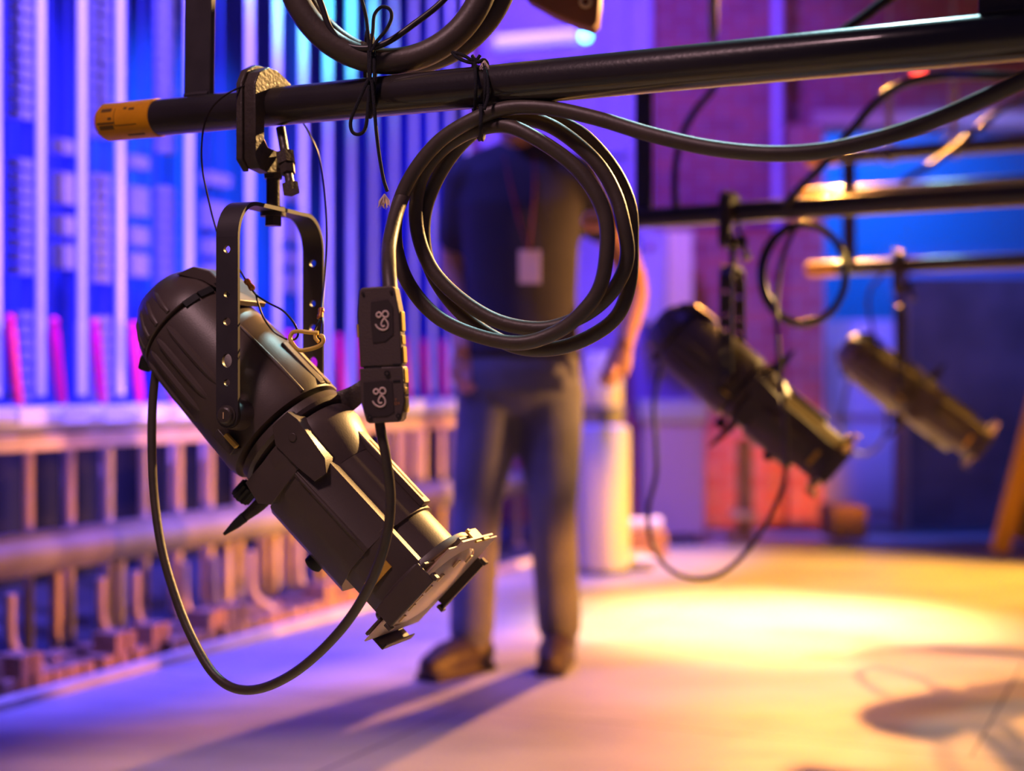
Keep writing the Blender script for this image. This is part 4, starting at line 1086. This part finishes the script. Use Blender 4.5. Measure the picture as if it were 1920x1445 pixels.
# pool of light on the floor
spot('pool_lamp', (1.15, 5.9, 3.4), (0.86, 5.05, 0), 4200, (1.0, 0.64, 0.25), 29, 1.0, 0.10)
spot('floor_wash_lamp', (4.3, 5.9, 1.05), (1.6, 5.9, 0), 2600, (1.0, 0.45, 0.03), 42, 0.7, 0.12)
spot('floor_wash_lamp', (1.1, 7.1, 2.9), (1.1, 6.3, 0), 750, (1.0, 0.45, 0.03), 46, 0.6, 0.12)
spot('floor_wash_lamp', (3.0, 3.6, 3.3), (1.9, 3.8, 0), 900, (1.0, 0.44, 0.04), 56, 1.0, 0.9)
# blue stage wash from high above the rope wall
spot('blue_wash_lamp', (-0.85, 3.9, 6.0), (-1.45, 4.9, 0.9), 4600, (0.12, 0.09, 1.0), 34, 0.4, 0.15)
spot('blue_wash_lamp', (0.1, 5.4, 5.6), (-0.3, 6.8, 1.2), 3000, (0.14, 0.09, 1.0), 33, 0.4, 0.15)
spot('blue_wash_lamp', (0.3, 2.6, 4.0), (-1.45, 4.7, 1.9), 4600, (0.17, 0.10, 1.0), 40, 0.5, 0.15)
spot('blue_wash_lamp', (0.0, 2.9, 4.6), (-0.75, 3.4, 0), 200, (0.10, 0.05, 1.0), 40, 0.8, 0.15)
spot('blue_wash_lamp', (-1.3, 3.7, 3.6), (0.0, 4.25, 1.0), 330, (0.12, 0.10, 1.0), 26, 0.6, 0.15)
spot('cyan_lamp', (0.2, 3.4, 3.4), (-0.65, 5.3, 2.55), 2400, (0.05, 0.60, 1.0), 21, 0.8, 0.1)
spot('blue_back_lamp', (0.2, 5.6, 3.4), (0.7, 8.6, 2.1), 1000, (0.12, 0.04, 1.0), 62, 0.6, 0.2)
spot('blue_rear_lamp', (3.4, 7.2, 3.6), (2.3, 8.5, 1.0), 1000, (0.08, 0.13, 1.0), 44, 0.5, 0.2)
# warm side lamps: one on the nearest lantern, one on the farther ones, added low ones standing in for floor bounce on the rope wall
spot('warm_side_lamp', (2.3, 4.5, 2.6), (-0.1, 1.85, 0.85), 2200, (1.0, 0.56, 0.19), 25, 0.5, 0.05)
spot('warm_side_lamp', (3.6, 6.0, 2.15), (0.80, 3.85, 0.88), 1900, (1.0, 0.58, 0.18), 14, 0.6, 0.06)
for tx, ty, tw in ((-1.40, 4.25, 0.9), (-1.05, 4.95, 1.0), (-0.72, 5.75, 1.1), (-0.35, 6.5, 1.2)):
    spot('bounce_fill_lamp', (2.9, 3.1, 0.20), (tx, ty, 0.17), 900 * tw, (1.0, 0.32, 0.035), 13.5, 0.5, 0.05)
spot('warm_side_lamp', (3.0, 3.9, 1.05), (0.30, 4.25, 0.95), 800, (1.0, 0.42, 0.10), 20, 0.7, 0.06)  # added lamp to warm the person's arm
spot('pier_lamp', (1.9, 6.6, 0.5), (1.36, 8.3, 0.25), 200, (1.0, 0.28, 0.03), 38, 0.9, 0.1)
# cool lamps high up catching the tops of the pipes
spot('cool_top_lamp', (0.9, 4.4, 4.2), (0.1, 1.75, 0.9), 420, (0.55, 0.95, 1.0), 34, 0.6, 0.12)
spot('cool_top_lamp', (2.2, 8.2, 3.4), (1.75, 5.2, 1.22), 120, (0.45, 0.92, 1.0), 15, 0.6, 0.12)
# room beyond the opening
spot('blue_room_lamp', (2.3, 9.1, 2.4), (2.4, 10.2, 1.4), 170, (0.0, 0.12, 1.0), 150, 0.5, 0.3)
# added dim lavender fill behind the camera, brightens the nearest lantern
spot('front_fill_lamp', (-0.9, 0.7, 2.7), (-0.2, 1.85, 0.85), 85, (1.0, 0.58, 0.64), 36, 0.5, 0.15)
w = bpy.data.worlds.new('dark_stage'); scene.world = w; w.use_nodes = True
w.node_tree.nodes['Background'].inputs[0].default_value = (0.05, 0.035, 0.09, 1); w.node_tree.nodes['Background'].inputs[1].default_value = 0.6

# ------------------------------------------------------------------ camera
cam = bpy.data.cameras.new('camera'); co = bpy.data.objects.new('camera', cam); col.objects.link(co)
co.location = (0, 0, H); co.rotation_euler = (math.radians(90), 0, 0)
cam.sensor_width = 36; cam.lens = 36 * F / 1920; cam.clip_start = 0.05; cam.clip_end = 60
cam.dof.use_dof = True; cam.dof.focus_distance = 1.76; cam.dof.aperture_fstop = 2.3
scene.camera = co
scene.view_settings.view_transform = 'Standard'; scene.view_settings.look = 'None'; scene.view_settings.gamma = 1
scene.view_settings.exposure = 0.0; scene.view_settings.use_curve_mapping = False
scene.cycles.max_bounces = 6; scene.cycles.sample_clamp_indirect = 6
scene.cycles.use_denoising = True
